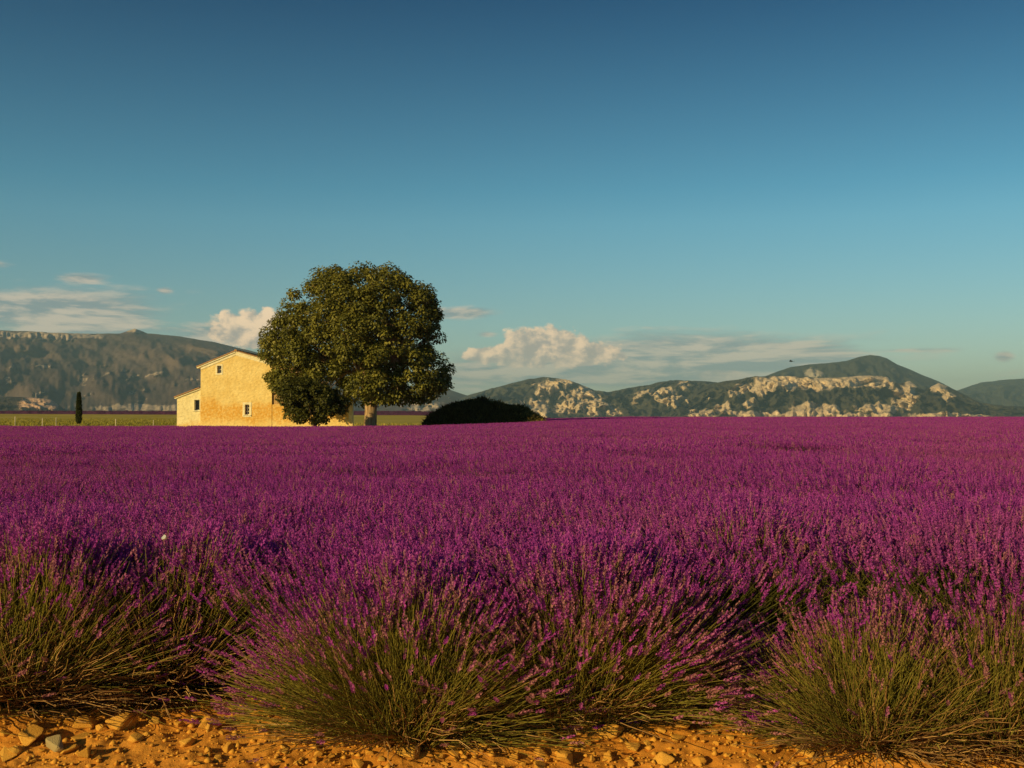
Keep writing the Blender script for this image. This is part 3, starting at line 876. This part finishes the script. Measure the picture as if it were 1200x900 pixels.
def roof_board(xa, za, xb, zb, y0, y1, parent, th=0.10, mat=None):
    """slab under the tiles"""
    d = np.array([xb - xa, zb - za]); d /= np.hypot(*d); n = np.array([-d[1], d[0]]); 
    if n[1] < 0: n = -n
    m = MB().prism([(xa, za), (xb, zb), (xb + n[0] * th, zb + n[1] * th), (xa + n[0] * th, za + n[1] * th)], y0, y1)
    return m.build('roof_slab', mat or M_TRIM, parent)

def verge_tiles(xa, za, xb, zb, y0, parent, step=0.34):
    """round cover tiles laid along the gable edge, one by one"""
    d = np.array([xb - xa, zb - za]); L = np.hypot(*d); d /= L; n = np.array([-d[1], d[0]])
    if n[1] < 0: n = -n
    ang = np.linspace(0, math.pi, 6)
    V = []; 
    for s, r in ((0, 0.095), (0.40, 0.075)):
        for a in ang: V.append((s, r * math.cos(a), r * math.sin(a)))
    q = np.array([[i, i + 1, i + 7, i + 6] for i in range(5)])
    me = None
    for k in range(int(L / step)):
        W = []
        for s, c, h in V:
            p = np.array([xa, za]) + d * (k * step + s) + n * (h + 0.12 + (0.02 if s == 0 else 0.0))
            W.append((p[0], y0 + 0.06 + c, p[1]))
        m2 = np_mesh('tile', np.array(W), q, True)
        link('tile', m2, M_TILE, parent)

def farmhouse():
    h = empty('farmhouse', (hx(277), DH, GZ))
    tag(h, 'sunlit ochre stone farmhouse with a gabled front behind the big tree', 'house')
    inv = Matrix.Translation(Vector((-hx(277), -DH, -GZ)))
    xl, xr, xm = hx(235), hx(318.5), hx(276)
    ze_l, ze_r, za = hz(430), hz(425), hz(413)
    y0 = DH; y1 = DH + 9.5
    w1 = (hx(287), hx(292.2), hz(486), hz(474)); w2 = (hx(254.2), hx(259.2), hz(437.5), hz(428.5))
    o = wall_with_holes('gable_wall', [(xl, GZ), (xr, GZ), (xr, ze_r), (xm, za), (xl, ze_l)], [w1, w2], 0.5, M_WALL, h, y0)
    MB().box(xl, xl + .5, y0 + .5, y1 - .5, GZ, ze_l).build('side_wall', M_WALL3, h)
    MB().box(xr - .5, xr, y0 + .5, y1 - .5, GZ, ze_r).build('side_wall', M_WALL3, h)
    MB().prism([(xl, GZ), (xr, GZ), (xr, ze_r), (xm, za), (xl, ze_l)], y1 - .5, y1).build('back_wall', M_WALL3, h)
    xw = hx(352)
    MB().prism([(xr, GZ), (xw, GZ), (xw, hz(432)), (xr, hz(427.5))], y0 + .16, y1 - 1).build('wing', M_WALL3, h)
    window(h, *w1, y0, 0.20, 2); window(h, *w2, y0, 0.13, 1, False)
    MB().box(xl + .5, xr - .5, y0 + .5, y1 - .5, GZ + 2.6, GZ + 2.7).build('floor', M_TRIM, h)
    # pale band of mortar under the gable verge
    def band(xa, za_, xb, zb_, yy, th=.26):
        MB().prism([(xa, za_ - th), (xb, zb_ - th), (xb, zb_), (xa, za_)], yy - .03, yy + .05).build('verge_band', M_TRIM, h)
    band(xl, ze_l, xm, za, y0); band(xm, za, xr, ze_r, y0)
    sl = (za - ze_l) / (xm - xl); sr = (za - ze_r) / (xr - xm)
    ov = 0.32
    rf = empty('roof', (0, 0, 0)); rf.parent = h
    rf2 = roof_board(xl - ov, ze_l - sl * ov, xm, za, y0 - .10, y1 + .15, rf)
    rf3 = roof_board(xr + ov, ze_r - sr * ov, xm, za, y0 - .10, y1 + .15, rf)
    tile_slope('tile_field', xl - ov, ze_l - sl * ov, xm, za, y0 - .06, y1 + .15, rf)
    tile_slope('tile_field', xr + ov, ze_r - sr * ov, xm, za, y0 - .06, y1 + .15, rf)
    verge_tiles(xl - ov, ze_l - sl * ov, xm, za, y0 - .12, rf)
    verge_tiles(xr + ov, ze_r - sr * ov, xm, za, y0 - .12, rf)
    sw = (hz(427.5) - hz(432)) / (xw - xr)
    tile_slope('tile_field', xw + .2, hz(432) - sw * .2, xr, hz(427.5), y0 + .05, y1 - .9, rf)
    m = MB(); 
    m.prism([(xm - .16, za + .10), (xm + .16, za + .10), (xm + .12, za + .24), (xm, za + .29), (xm - .12, za + .24)], y0 - .16, y1 + .15); m.build('ridge_cap', M_TILE, rf)
    # lean-to on the sunny side
    xa, zl0, zl1 = hx(207), hz(466.5), hz(456)
    w3 = (hx(227.4), hx(233.6), hz(481), hz(468.5))
    yl = y0 + 0.12; yb = y0 + 6.0
    wall_with_holes('lean_to_wall', [(xa, GZ), (xl, GZ), (xl, zl1), (xa, zl0)], [w3], 0.4, M_WALL2, h, yl)
    MB().box(xa, xa + .4, yl + .4, yb, GZ, zl0).build('lean_to_side', M_WALL2, h)
    MB().prism([(xa + .4, GZ), (xl, GZ), (xl, zl1), (xa + .4, zl0 + (zl1 - zl0) * .4 / (xl - xa))], yb - .4, yb).build('lean_to_back', M_WALL2, h)
    window(h, *w3, yl, 0.07, 0)
    s2 = (zl1 - zl0) / (xl - xa)
    lr = empty('lean_to_roof', (0, 0, 0)); lr.parent = h
    roof_board(xa - .2, zl0 - s2 * .2, xl - .004, zl1, yl - .09, yb + .1, lr, 0.08)
    tile_slope('tile_field', xa - .2, zl0 - s2 * .2, xl - .01, zl1, yl - .06, yb + .1, lr)
    verge_tiles(xa - .2, zl0 - s2 * .2, xl - .05, zl1, yl - .1, lr)
    # everything was laid out in world coordinates: shift under the empty
    for c in h.children: c.location = (-h.location.x, -h.location.y, -h.location.z)
farmhouse()

def yard_wall():
    x0, x1 = hx(319.2), hx(413.5)
    y0 = DH - .03
    o = empty('yard_wall', ((x0 + x1) / 2, y0, GZ)); tag(o, 'low sunlit yard wall running from the farmhouse behind the shrub', 'wall')
    L = (-o.location.x, -o.location.y, -o.location.z)
    top = hz(474)
    poly = [(x0, GZ), (x1 - .35, GZ), (x1 - .35, top - .05), (x1 - 2, top), (x1 - 4.0, top - .04), (x0 + 1, top + .02), (x0, top)]
    MB().prism(poly, y0, y0 + .45).build('wall', M_WALL, o, L)
    MB().box(x1 - .35, x1, y0 - .05, y0 + .5, GZ, hz(472.4)).build('pier', M_WALL2, o, L)
    MB().box(x1 - .42, x1 + .05, y0 - .1, y0 + .55, hz(472.4), hz(472.4) + .09).build('cap', M_TRIM, o, L)
yard_wall()

# ------------------------------------------------------------------ trees
def leaf_cloud(g, C, n_per, cr, size, flat=0.75, droop=0.55):
    """leaves hung round cluster centres: folded pointed blades"""
    n = len(C) * n_per
    c = np.repeat(C, n_per, 0); rad = np.repeat(np.asarray(cr).reshape(-1) * np.ones(len(C)), n_per)
    d = unit(g.normal(0, 1, (n, 3)))
    rr = rad * g.uniform(0.35, 1.0, n) ** 0.6
    p = c + d * rr[:, None] * [1, 1, flat]
    ax = unit(d * [1, 1, 0.5] + np.array([0, 0, -droop]) + g.normal(0, 0.35, (n, 3)))
    a, b = frames(ax)
    nr = unit(np.cross(ax, np.cross(d + np.array([0, 0, 0.6]), ax)) + g.normal(0, 0.25, (n, 3)))
    sd = unit(np.cross(ax, nr))
    L = size * g.uniform(0.65, 1.25, n)[:, None]
    W = L * 0.36
    m = p + ax * L * 0.55
    fold = nr * W * 0.28
    V = np.stack([p, m + sd * W + fold, p + ax * L - nr * L * 0.12, m - sd * W + fold], 1).reshape(-1, 3)
    return V, np.arange(len(V)).reshape(-1, 4), n

def limb(points, r0, r1, sides=8, seed=0, n=9):
    pts = np.asarray(points, float)
    t = np.linspace(0, 1, len(pts)); tt = np.linspace(0, 1, n)
    P = np.stack([np.interp(tt, t, pts[:, i]) for i in range(3)], -1)
    P[1:-1] = 0.25 * P[:-2] + 0.5 * P[1:-1] + 0.25 * P[2:]
    V, q = tubes(P[None], [r0], [r1], sides)
    return V, q

def big_tree():
    g = np.random.default_rng(41)
    D = 96.5; k = D / F
    tx = (433 - 600) * k; gz = float(ground_z(tx, D))
    root = empty('shade_tree', (tx, D, gz)); tag(root, 'big round leafy tree with a short pale trunk beside the farmhouse', 'tree')
    def P(px, py, dy=0.0): return np.array([(px - 433) * k, dy, EYE + (HZ - py) * k - gz])
    # trunk with flare
    zs = np.array([-0.25, 0.0, 0.25, 0.7, 1.4, 2.2, 3.0, 3.8]); rs = np.array([0.88, 0.78, 0.64, 0.56, 0.52, 0.52, 0.56, 0.5])
    th = np.linspace(0, 2 * math.pi, 18, endpoint=False)
    V = []
    for z, r in zip(zs, rs):
        rr = r * (1 + 0.09 * np.sin(3 * th + z) + 0.05 * np.sin(7 * th + 2 * z) + (0.16 * np.maximum(0, np.sin(5 * th)) if z < 0.4 else 0))
        V.append(np.stack([rr * np.cos(th) + 0.05 * z, rr * np.sin(th), np.full_like(th, z)], -1))
    V = np.vstack(V); I = np.arange(len(V)).reshape(len(zs), 18); J = np.roll(I, -1, 1)
    q = np.stack([I[:-1], J[:-1], J[1:], I[1:]], -1).reshape(-1, 4)
    tr = link('trunk', np_mesh('trunk', V, q, True), M_BARK, root)
    # crown volume: overlapping lobes
    lobes = [((428, 392), 74, 76, 76, 1.0), ((428, 346), 44, 33, 48, 1), ((380, 400), 62, 58, 62, 1), ((470, 400), 44, 64, 60, 1), ((352, 432), 44, 34, 44, 1),
             ((486, 440), 43, 32, 46, 1), ((440, 446), 60, 30, 60, 1), ((400, 350), 50, 36, 50, 1), ((455, 350), 44, 36, 50, 1), ((364, 364), 38, 33, 40, 1), ((478, 370), 36, 42, 46, 1), ((345, 405), 36, 40, 40, 1), ((395, 446), 36, 26, 44, 1)]
    C = []; n_try = 0
    cen = [(P(*c)[0], P(*c)[2], a * k, b * k, d * k) for c, a, b, d, _ in lobes]
    def inside(p, sc=1.0):
        return any(((p[0] - cx) / (a * sc))**2 + ((p[2] - cz) / (b * sc))**2 + (p[1] / (d * sc))**2 < 1 for cx, cz, a, b, d in cen)
    tgt = 760
    lo = P(300, 482); hi = P(535, 305)
    while len(C) < tgt:
        p = np.array([g.uniform(lo[0], hi[0]), g.uniform(-6.5, 6.5), g.uniform(lo[2], hi[2])])
        if p[2] < 3.0 or not inside(p, g.uniform(0.9, 1.04)): continue
        if inside(p, 0.74) and g.uniform() > 0.16: continue
        w = p - np.array([0.0, 0.0, 1.9]); al = -w.dot(np.array(ldir))
        if al > 0.5 and np.linalg.norm(w + np.array(ldir) * al) < 1.25: continue      # unseen tunnel cut through the crown to let sun onto the trunk
        C.append(p)
    C = np.array(C)
    V, q, n = leaf_cloud(g, C, 125, g.uniform(0.45, 0.95, len(C)), 0.25)
    tn = np.clip(np.repeat(np.repeat(g.normal(0.45, 0.14, len(C)), 125) + g.normal(0, 0.22, n), 4), 0, 1)
    mk('crown', V, q, tn, M_LEAF, root)['kind'] = 'stuff'
    # twigs of leaves that stick out of the outline
    order = g.permutation(len(C))[:260]
    lines = []
    base = np.array([0.1, 0, 3.0])
    forks = [np.array([g.uniform(-2.6, 2.6), g.uniform(-2.5, 2.5), g.uniform(4.6, 8.0)]) for _ in range(12)]
    for f_ in forks:
        Vb, qb = limb([base + g.normal(0, .15, 3) * [1, 1, 0], base + (f_ - base) * .5 + np.array([0, 0, .5]), f_, f_ + unit((f_ - base)[None])[0] * 2.4], 0.27, 0.06)
        link('limb', np_mesh('limb', Vb, qb, True), M_BARK, root)
    Vs, qs, off = [], [], 0
    for i in order:
        c = C[i]; f_ = forks[int(np.argmin([np.linalg.norm(c - ff) for ff in forks]))]
        Vb, qb = limb([f_, (f_ + c) / 2 + np.array([0, 0, .35]), c], 0.07, 0.018, 4, n=5)
        Vs.append(Vb); qs.append(qb + off); off += len(Vb)
    o = link('branches', np_mesh('branches', np.vstack(Vs), np.vstack(qs), True), M_BARK, root); o['kind'] = 'stuff'
big_tree()

def shrub():
    g = np.random.default_rng(43)
    D = 89.4; k = D / F
    tx = (366 - 600) * k; gz = float(ground_z(tx, D))
    root = empty('shrub', (tx, D, gz)); tag(root, 'dark rounded shrub standing in front of the low yard wall', 'shrub')
    def P(px, py): return np.array([(px - 366) * k, 0, EYE + (HZ - py) * k - gz])
    C = []
    lob = [((364, 468), 33, 22), ((352, 460), 26, 20), ((382, 474), 24, 16), ((362, 484), 26, 12)]
    cen = [(P(*c)[0], P(*c)[2], a * k, b * k) for c, a, b in lob]
    while len(C) < 230:
        p = np.array([g.uniform(-3.2, 3.4), g.uniform(-2.2, 2.2), g.uniform(0.3, 5.0)])
        ok = min(((p[0] - cx) / a)**2 + ((p[2] - cz) / b)**2 + (p[1] / 1.9)**2 for cx, cz, a, b in cen)
        if ok < 1 and (ok > 0.4 or g.uniform() < 0.3): C.append(p)
    C = np.array(C)
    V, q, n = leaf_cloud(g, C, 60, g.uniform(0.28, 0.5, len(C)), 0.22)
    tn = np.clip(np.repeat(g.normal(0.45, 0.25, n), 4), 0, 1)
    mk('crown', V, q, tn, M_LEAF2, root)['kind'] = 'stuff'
    for i in range(9):
        a = g.uniform(0, 6.28); r = g.uniform(.1, .35)
        b0 = np.array([r * math.cos(a), r * math.sin(a), -0.1]); c = C[g.integers(len(C))]
        Vb, qb = limb([b0, b0 + np.array([0, 0, 0.9]) + (c - b0) * .15, c], 0.07, 0.02, 6)
        link('stem', np_mesh('stem', Vb, qb, True), M_BARK, root)
shrub()

def cypress():
    g = np.random.default_rng(47)
    D = 148.0; k = D / F
    tx = (92.5 - 600) * k; gz = float(ground_z(tx, D))
    H = EYE + (HZ - 461.5) * k - gz
    root = empty('cypress_tree', (tx, D, gz)); tag(root, 'slim dark cypress standing alone in the yellow meadow', 'tree')
    Vb, qb = limb([(0, 0, -.1), (0, 0, H * .5), (0, 0, H * .9)], 0.12, 0.02, 8); link('trunk', np_mesh('trunk', Vb, qb, True), M_BARK, root)
    z = g.uniform(0.12, 1.0, 420); prof = np.interp(z, [0.1, 0.2, 0.45, 0.8, 1.0], [0.2, 0.26, 0.25, 0.15, 0.02])
    a = g.uniform(0, 6.28, 420); rr = prof * g.uniform(0.3, 1.0, 420)
    C = np.stack([rr * np.cos(a), rr * np.sin(a), z * H], -1)
    V, q, n = leaf_cloud(g, C, 22, 0.16, 0.17, 1.4, -0.9)
    mk('crown', V, q, np.repeat(g.uniform(0, 1, n), 4), M_CYP, root)['kind'] = 'stuff'
cypress()

# ------------------------------------------------------------------ overgrown mound
def mound():
    g = np.random.default_rng(53)
    D = 104.3; k = D / F
    cx = (567 - 600) * k; gz = float(ground_z(cx, D)) - .05
    root = empty('overgrown_mound', (cx, D, gz)); tag(root, 'dark overgrown mound of earth and scrub in the shade of the tree', 'mound')
    def height(x, y):
        px = 564 + x / k
        prof = np.interp(px, [496, 502, 512, 530, 552, 575, 600, 618, 630, 638], [0, 9, 16, 23, 27, 25.5, 21, 14, 6, 0]) * k + 0.5
        e = np.clip(1 - (y / 3.8)**2, 0, 1) ** 0.6
        return prof * e * (px > 495) * (px < 639) * (1 + 0.10 * fbm(x * .9, y * .9, oct=3, seed=8))
    xs = np.linspace(-5.8, 6.4, 90); ys = np.linspace(-4, 4, 50)
    X, Y = np.meshgrid(xs, ys); Z = height(X, Y) - .05
    n, m = X.shape; I = np.arange(n * m).reshape(n, m)
    q = np.stack([I[:-1, :-1], I[:-1, 1:], I[1:, 1:], I[1:, :-1]], -1).reshape(-1, 4)
    def fn(out):
        n_ = noise(texco('Object'), 1.5, 6, 0.65)
        surf(out, principled(mix(n_.smooth(.35, .65), (0.045, 0.035, 0.015), (0.12, 0.085, 0.035)), 0.95, 0.05))
    link('earth', np_mesh('earth', np.stack([X, Y, Z], -1).reshape(-1, 3), q, True), material('mound_earth', fn), root)
    N = 16000
    x = g.uniform(-5.6, 6.2, N); y = g.uniform(-3.7, 3.7, N); z = height(x, y)
    ok = z > 0.12; x, y, z = x[ok], y[ok], z[ok]; n = len(x)
    P0 = np.stack([x, y, z - .05], -1)
    tall = fbm(x * .8, y * .8, oct=3, seed=9)
    L = g.uniform(0.25, 0.6, n) * (1 + 1.6 * np.clip(tall - 0.05, 0, 1))
    D_ = unit(np.stack([x * .06, y * .12, np.full(n, 1.0)], -1) + g.normal(0, .45, (n, 3)))
    V, q = blades(g, P0, D_, L, 0.045)
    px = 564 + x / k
    tn = np.clip(g.normal(0.35, 0.2, n) + 0.6 * sstep(606, 626, px + g.normal(0, 6, n)), 0, 1)  # sunlit gold of the right end painted into the scrub tint
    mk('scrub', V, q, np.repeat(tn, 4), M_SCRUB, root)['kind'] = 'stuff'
mound()

# ------------------------------------------------------------------ meadow grass and dry grass
def grass_patch(name, seed, N, pxr, yr, h, wid, mat, label, tmean):
    g = np.random.default_rng(seed)
    y = np.exp(g.uniform(math.log(yr[0]), math.log(yr[1]), N)); px = g.uniform(*pxr, N)
    x = (px - 600) / F * y
    P0 = np.stack([x, y, ground_z(x, y) + .02], -1)
    D_ = unit(g.normal(0, .4, (N, 3)) + [0, 0, 1])
    V, q = blades(g, P0, D_, g.uniform(*h, N), wid)
    tn = np.clip(g.normal(tmean, .2, N) + 0.35 * fbm(x * .12, y * .05, oct=3, seed=seed), 0, 1)
    o = mk(name, V, q, np.repeat(tn, 4), mat)
    tag(o, label, 'grass', None, 'stuff')
grass_patch('meadow_grass', 61, 26000, (-260, 250), (100, 330), (0.18, 0.5), 0.05, M_GRASS, 'rough yellow green grass standing on the meadow past the lavender', 0.35)
grass_patch('dry_grass', 62, 6000, (416, 660), (100, 150), (0.25, 0.75), 0.04, M_GRASS, 'dry brownish grass between the tree trunk and the dark mound', 0.75)

# ------------------------------------------------------------------ fence posts
def posts():
    for i, (px, py, D) in enumerate(((18, 488, 128), (50, 490, 122), (66, 489, 128), (136, 491, 118), (180, 492, 116))):
        k = D / F; x = (px - 600) * k; gz = float(ground_z(x, D))
        top = EYE + (HZ - py) * k - gz
        g = random.Random(i)
        V = []; s = 0.045
        for z, r in ((-.2, s), (top * .5, s * .95), (top - .03, s * .9), (top, s * .5)):
            V += [(r * math.cos(a) + z * g.uniform(-.01, .01), r * math.sin(a), z) for a in np.linspace(0, 2 * math.pi, 6, endpoint=False)]
        V = np.array(V); I = np.arange(24).reshape(4, 6); J = np.roll(I, -1, 1)
        q = np.stack([I[:-1], J[:-1], J[1:], I[1:]], -1).reshape(-1, 4)
        o = link('fence_post', np_mesh('fence_post', V, [q, I[-1:]], True), M_POST, None, (x, D, gz))
        tag(o, 'thin pale wooden fence post standing in the yellow meadow', 'post', 'fence posts in the meadow')
posts()

# ------------------------------------------------------------------ stones
def stone_mesh(seed):
    g = np.random.default_rng(seed)
    bm = bmesh.new()
    for p in unit(g.normal(0, 1, (11, 3))) * g.uniform(0.75, 1.0, (11, 1)) * [1.0, 0.85, 0.62]:
        bm.verts.new(p)
    bmesh.ops.convex_hull(bm, input=bm.verts)
    bmesh.ops.bevel(bm, geom=list(bm.edges), offset=0.055, segments=1, affect='EDGES', profile=0.6)
    me = bpy.data.meshes.new('stone'); bm.to_mesh(me); bm.free()
    return me
STONES = [stone_mesh(500 + i) for i in range(9)]
for m_ in STONES: m_.materials.append(M_STONE)
GREY = stone_mesh(520); GREY.materials.append(M_GREYSTONE)
def stones():
    g = np.random.default_rng(71)
    big = [(100, 853, 33), (38, 867, 40), (12, 886, 30), (68, 880, 30), (147, 853, 42), (185, 847, 20), (247, 852, 30), (340, 842, 30), (313, 838, 18), (312, 856, 18),
           (480, 885, 36), (638, 868, 36), (717, 863, 42), (743, 880, 26), (663, 892, 32), (777, 892, 26), (942, 885, 26), (820, 893, 22), (1133, 893, 30), (40, 853, 20),
           (560, 880, 22), (603, 888, 18), (712, 887, 18), (793, 867, 20), (213, 850, 15), (130, 848, 15), (175, 860, 12), (230, 842, 13), (247, 838, 10), (322, 868, 12),
           (348, 870, 15), (360, 872, 12), (327, 892, 12), (350, 894, 13), (257, 888, 15), (117, 890, 13), (435, 882, 14), (580, 872, 15), (627, 877, 13), (633, 889, 16), (693, 890, 14),
           (447, 891, 13), (420, 896, 18), (775, 856, 13), (933, 834, 12), (915, 852, 12), (967, 883, 14), (1013, 892, 15), (515, 886, 16), (535, 890, 13), (672, 874, 16), (690, 872, 14),
           (730, 868, 14), (757, 872, 12), (292, 846, 12), (276, 862, 11), (390, 885, 14), (372, 890, 12), (860, 872, 12), (880, 886, 13), (905, 880, 11), (1040, 893, 12), (1085, 893, 14), (8, 862, 16)]
    for _ in range(46):
        big.append((g.uniform(-10, 1210), g.uniform(858, 897), g.uniform(9, 13)))
    for _ in range(30):
        big.append((g.choice([g.uniform(0, 380), g.uniform(420, 900), g.uniform(900, 1190)]), g.uniform(852, 897), g.uniform(16, 27)))
    special = {0: 'pale wedge of limestone under the straw coloured stems', 1: 'flat broad ochre slab lying beside the grey green stone', 3: 'grey green stone among ochre ones',
               4: 'long flat ochre stone at the foot of the sprawling lavender', 6: 'rounded ochre stone with a dark shadow beside the bank', 12: 'large ochre block below the dark combed lavender bush',
               11: 'squat ochre stone tucked under the drooping lavender stems', 10: 'broad ochre stone below the big round lavender bush'}
    for i, (px, py, w) in enumerate(big):
        x, y, z = on_ground(px, py)
        s = w * y / F * 0.58
        me = GREY if i == 3 else STONES[i % 9]
        o = bpy.data.objects.new('stone', me); COL.objects.link(o)
        fl = g.uniform(0.7, 1.2)
        o.scale = (s * 1.08, s * g.uniform(0.8, 1.1), s * fl)
        o.rotation_euler = (g.normal(0, .2), g.normal(0, .2), g.uniform(0, 6.28))
        o.location = (x, y + s * .4, float(ground_z(x, y + s * .4)) + s * fl * 0.24)
        if i in special: tag(o, special[i], 'stone', 'stones on the soil')
        else:
            where = ('below the woody sprawling lavender bush', 'under the straw coloured lavender fringe', 'in the soil gap beside the big round lavender bush', 'below the big round lavender bush',
                     'below the dark combed lavender bush', 'in the bare gap beside the sparse lavender bush', 'below the sparse straw stemmed lavender bush', 'below the brownish lavender bush')[int(np.searchsorted([130, 270, 370, 610, 830, 960, 1080], px))]
            tag(o, ('fist sized ochre stone ' if w >= 16 else 'small angular ochre stone ') + where, 'stone', ('stones ' if w >= 16 else 'small stones ') + where)
    # pebbles nobody could count
    N = 6500
    px = g.uniform(-60, 1260, N); y = g.uniform(3.95, 5.15, N); x = (px - 600) / F * y
    s = 0.0042 * np.exp(g.normal(0.3, 0.6, N)); s = np.minimum(s, 0.019)
    z = ground_z(x, y)
    base = unit(np.array([[1, 0, 0], [-1, .1, 0], [0, 1, .1], [.1, -1, 0], [0, .1, .8], [0, 0, -.8]], float))
    V = base[None] * s[:, None, None] * g.uniform(.6, 1.3, (N, 6, 1)) * [1, 1, .8]
    a = g.uniform(0, 6.28, N); ca, sa = np.cos(a)[:, None], np.sin(a)[:, None]
    V = np.stack([V[..., 0] * ca - V[..., 1] * sa, V[..., 0] * sa + V[..., 1] * ca, V[..., 2]], -1) + np.stack([x, y, z + s * .3], -1)[:, None]
    f = np.array([[0, 2, 4], [2, 1, 4], [1, 3, 4], [3, 0, 4], [2, 0, 5], [1, 2, 5], [3, 1, 5], [0, 3, 5]])
    q = (f[None] + (np.arange(N) * 6)[:, None, None]).reshape(-1, 3)
    o = link('pebbles', np_mesh('pebbles', V.reshape(-1, 3), q, False), M_STONE)
    tag(o, 'scatter of small ochre pebbles over the orange soil', 'pebbles', None, 'stuff')
stones()

# ------------------------------------------------------------------ bird and butterfly
def bird():
    D = 90.0; k = D / F
    V = []; n = 8; F_ = []
    prof = [(-.17, .004), (-.11, .03), (-.03, .05), (.06, .045), (.11, .03), (.13, .032), (.16, .02), (.19, .003)]
    for s, r in prof: V += [(s, r * math.cos(a), r * math.sin(a)) for a in np.linspace(0, 2 * math.pi, n, endpoint=False)]
    for i in range(len(prof) - 1): F_ += [(i * n + j, i * n + (j + 1) % n, (i + 1) * n + (j + 1) % n, (i + 1) * n + j) for j in range(n)]
    root = empty('bird', ((927.5 - 600) * k, D, EYE + (HZ - 423.3) * k)); root.rotation_euler = (0.15, 0, 2.7)
    tag(root, 'tiny dark bird flying in front of the dome summit', 'bird')
    me = bpy.data.meshes.new('body'); me.from_pydata(V, [], F_); link('body', me, M_BIRD, root)
    for s in (-1, 1):
        v = [(.06, s * .03, .02), (.09, s * .16, .07), (.02, s * .34, .05), (-.03, s * .17, .06), (-.05, s * .03, .02)]
        v += [(a, b, c - .012) for a, b, c in v]
        f = [(0, 1, 2, 3, 4), (9, 8, 7, 6, 5)] + [(i, (i + 1) % 5, 5 + (i + 1) % 5, 5 + i) for i in range(5)]
        me = bpy.data.meshes.new('wing'); me.from_pydata(v, [], f); link('wing', me, M_BIRD, root)
    me = bpy.data.meshes.new('tail'); me.from_pydata([(-.14, -.01, 0), (-.14, .01, 0), (-.27, .05, 0), (-.27, -.05, 0), (-.14, -.01, -.008), (-.14, .01, -.008), (-.27, .05, -.008), (-.27, -.05, -.008)], [],
                   [(0, 1, 2, 3), (7, 6, 5, 4), (0, 4, 5, 1), (1, 5, 6, 2), (2, 6, 7, 3), (3, 7, 4, 0)]); link('tail', me, M_BIRD, root)
bird()

def butterfly():
    D = 4.35; k = D / F
    root = empty('butterfly', ((194 - 600) * k, D, EYE + (HZ - 632) * k)); root.rotation_euler = (0.3, -0.2, 0.6)
    tag(root, 'tiny white butterfly over the purple lavender spikes', 'butterfly')
    for s in (-1, 1):
        v = [(.002, s * .001, 0), (.012, s * .010, .010), (.006, s * .016, .015), (-.004, s * .011, .010), (-.010, s * .008, .008), (-.006, s * .001, 0)]
        v += [(a, b, c - .0006) for a, b, c in v]
        f = [tuple(range(6)), tuple(reversed(range(6, 12)))] + [(i, (i + 1) % 6, 6 + (i + 1) % 6, 6 + i) for i in range(6)]
        me = bpy.data.meshes.new('wing'); me.from_pydata(v, [], f); link('wing', me, M_WHITE, root)
    V, q = limb([(-.010, 0, 0), (0, 0, .001), (.009, 0, .001)], 0.0012, 0.0009, 6, n=5)
    link('body', np_mesh('body', V, q, True), M_BIRD, root)
butterfly()

# ------------------------------------------------------------------ air
def haze():
    m = bpy.data.materials.new('thin_haze'); m.use_nodes = True
    nt = m.node_tree; nt.nodes.clear()
    out = nt.nodes.new('ShaderNodeOutputMaterial'); v = nt.nodes.new('ShaderNodeVolumePrincipled')
    v.inputs['Color'].default_value = (0.44, 0.74, 1.0, 1)
    v.inputs['Density'].default_value = HAZE
    v.inputs['Anisotropy'].default_value = 0.0
    nt.links.new(v.outputs[0], out.inputs['Volume'])
    o = MB().box(-26000, 26000, -26000, 26000, -68, 790).build('haze', m)
    tag(o, 'thin blue evening haze over the far mountains', None, None, 'stuff')
HAZE = 4.6e-5
haze()
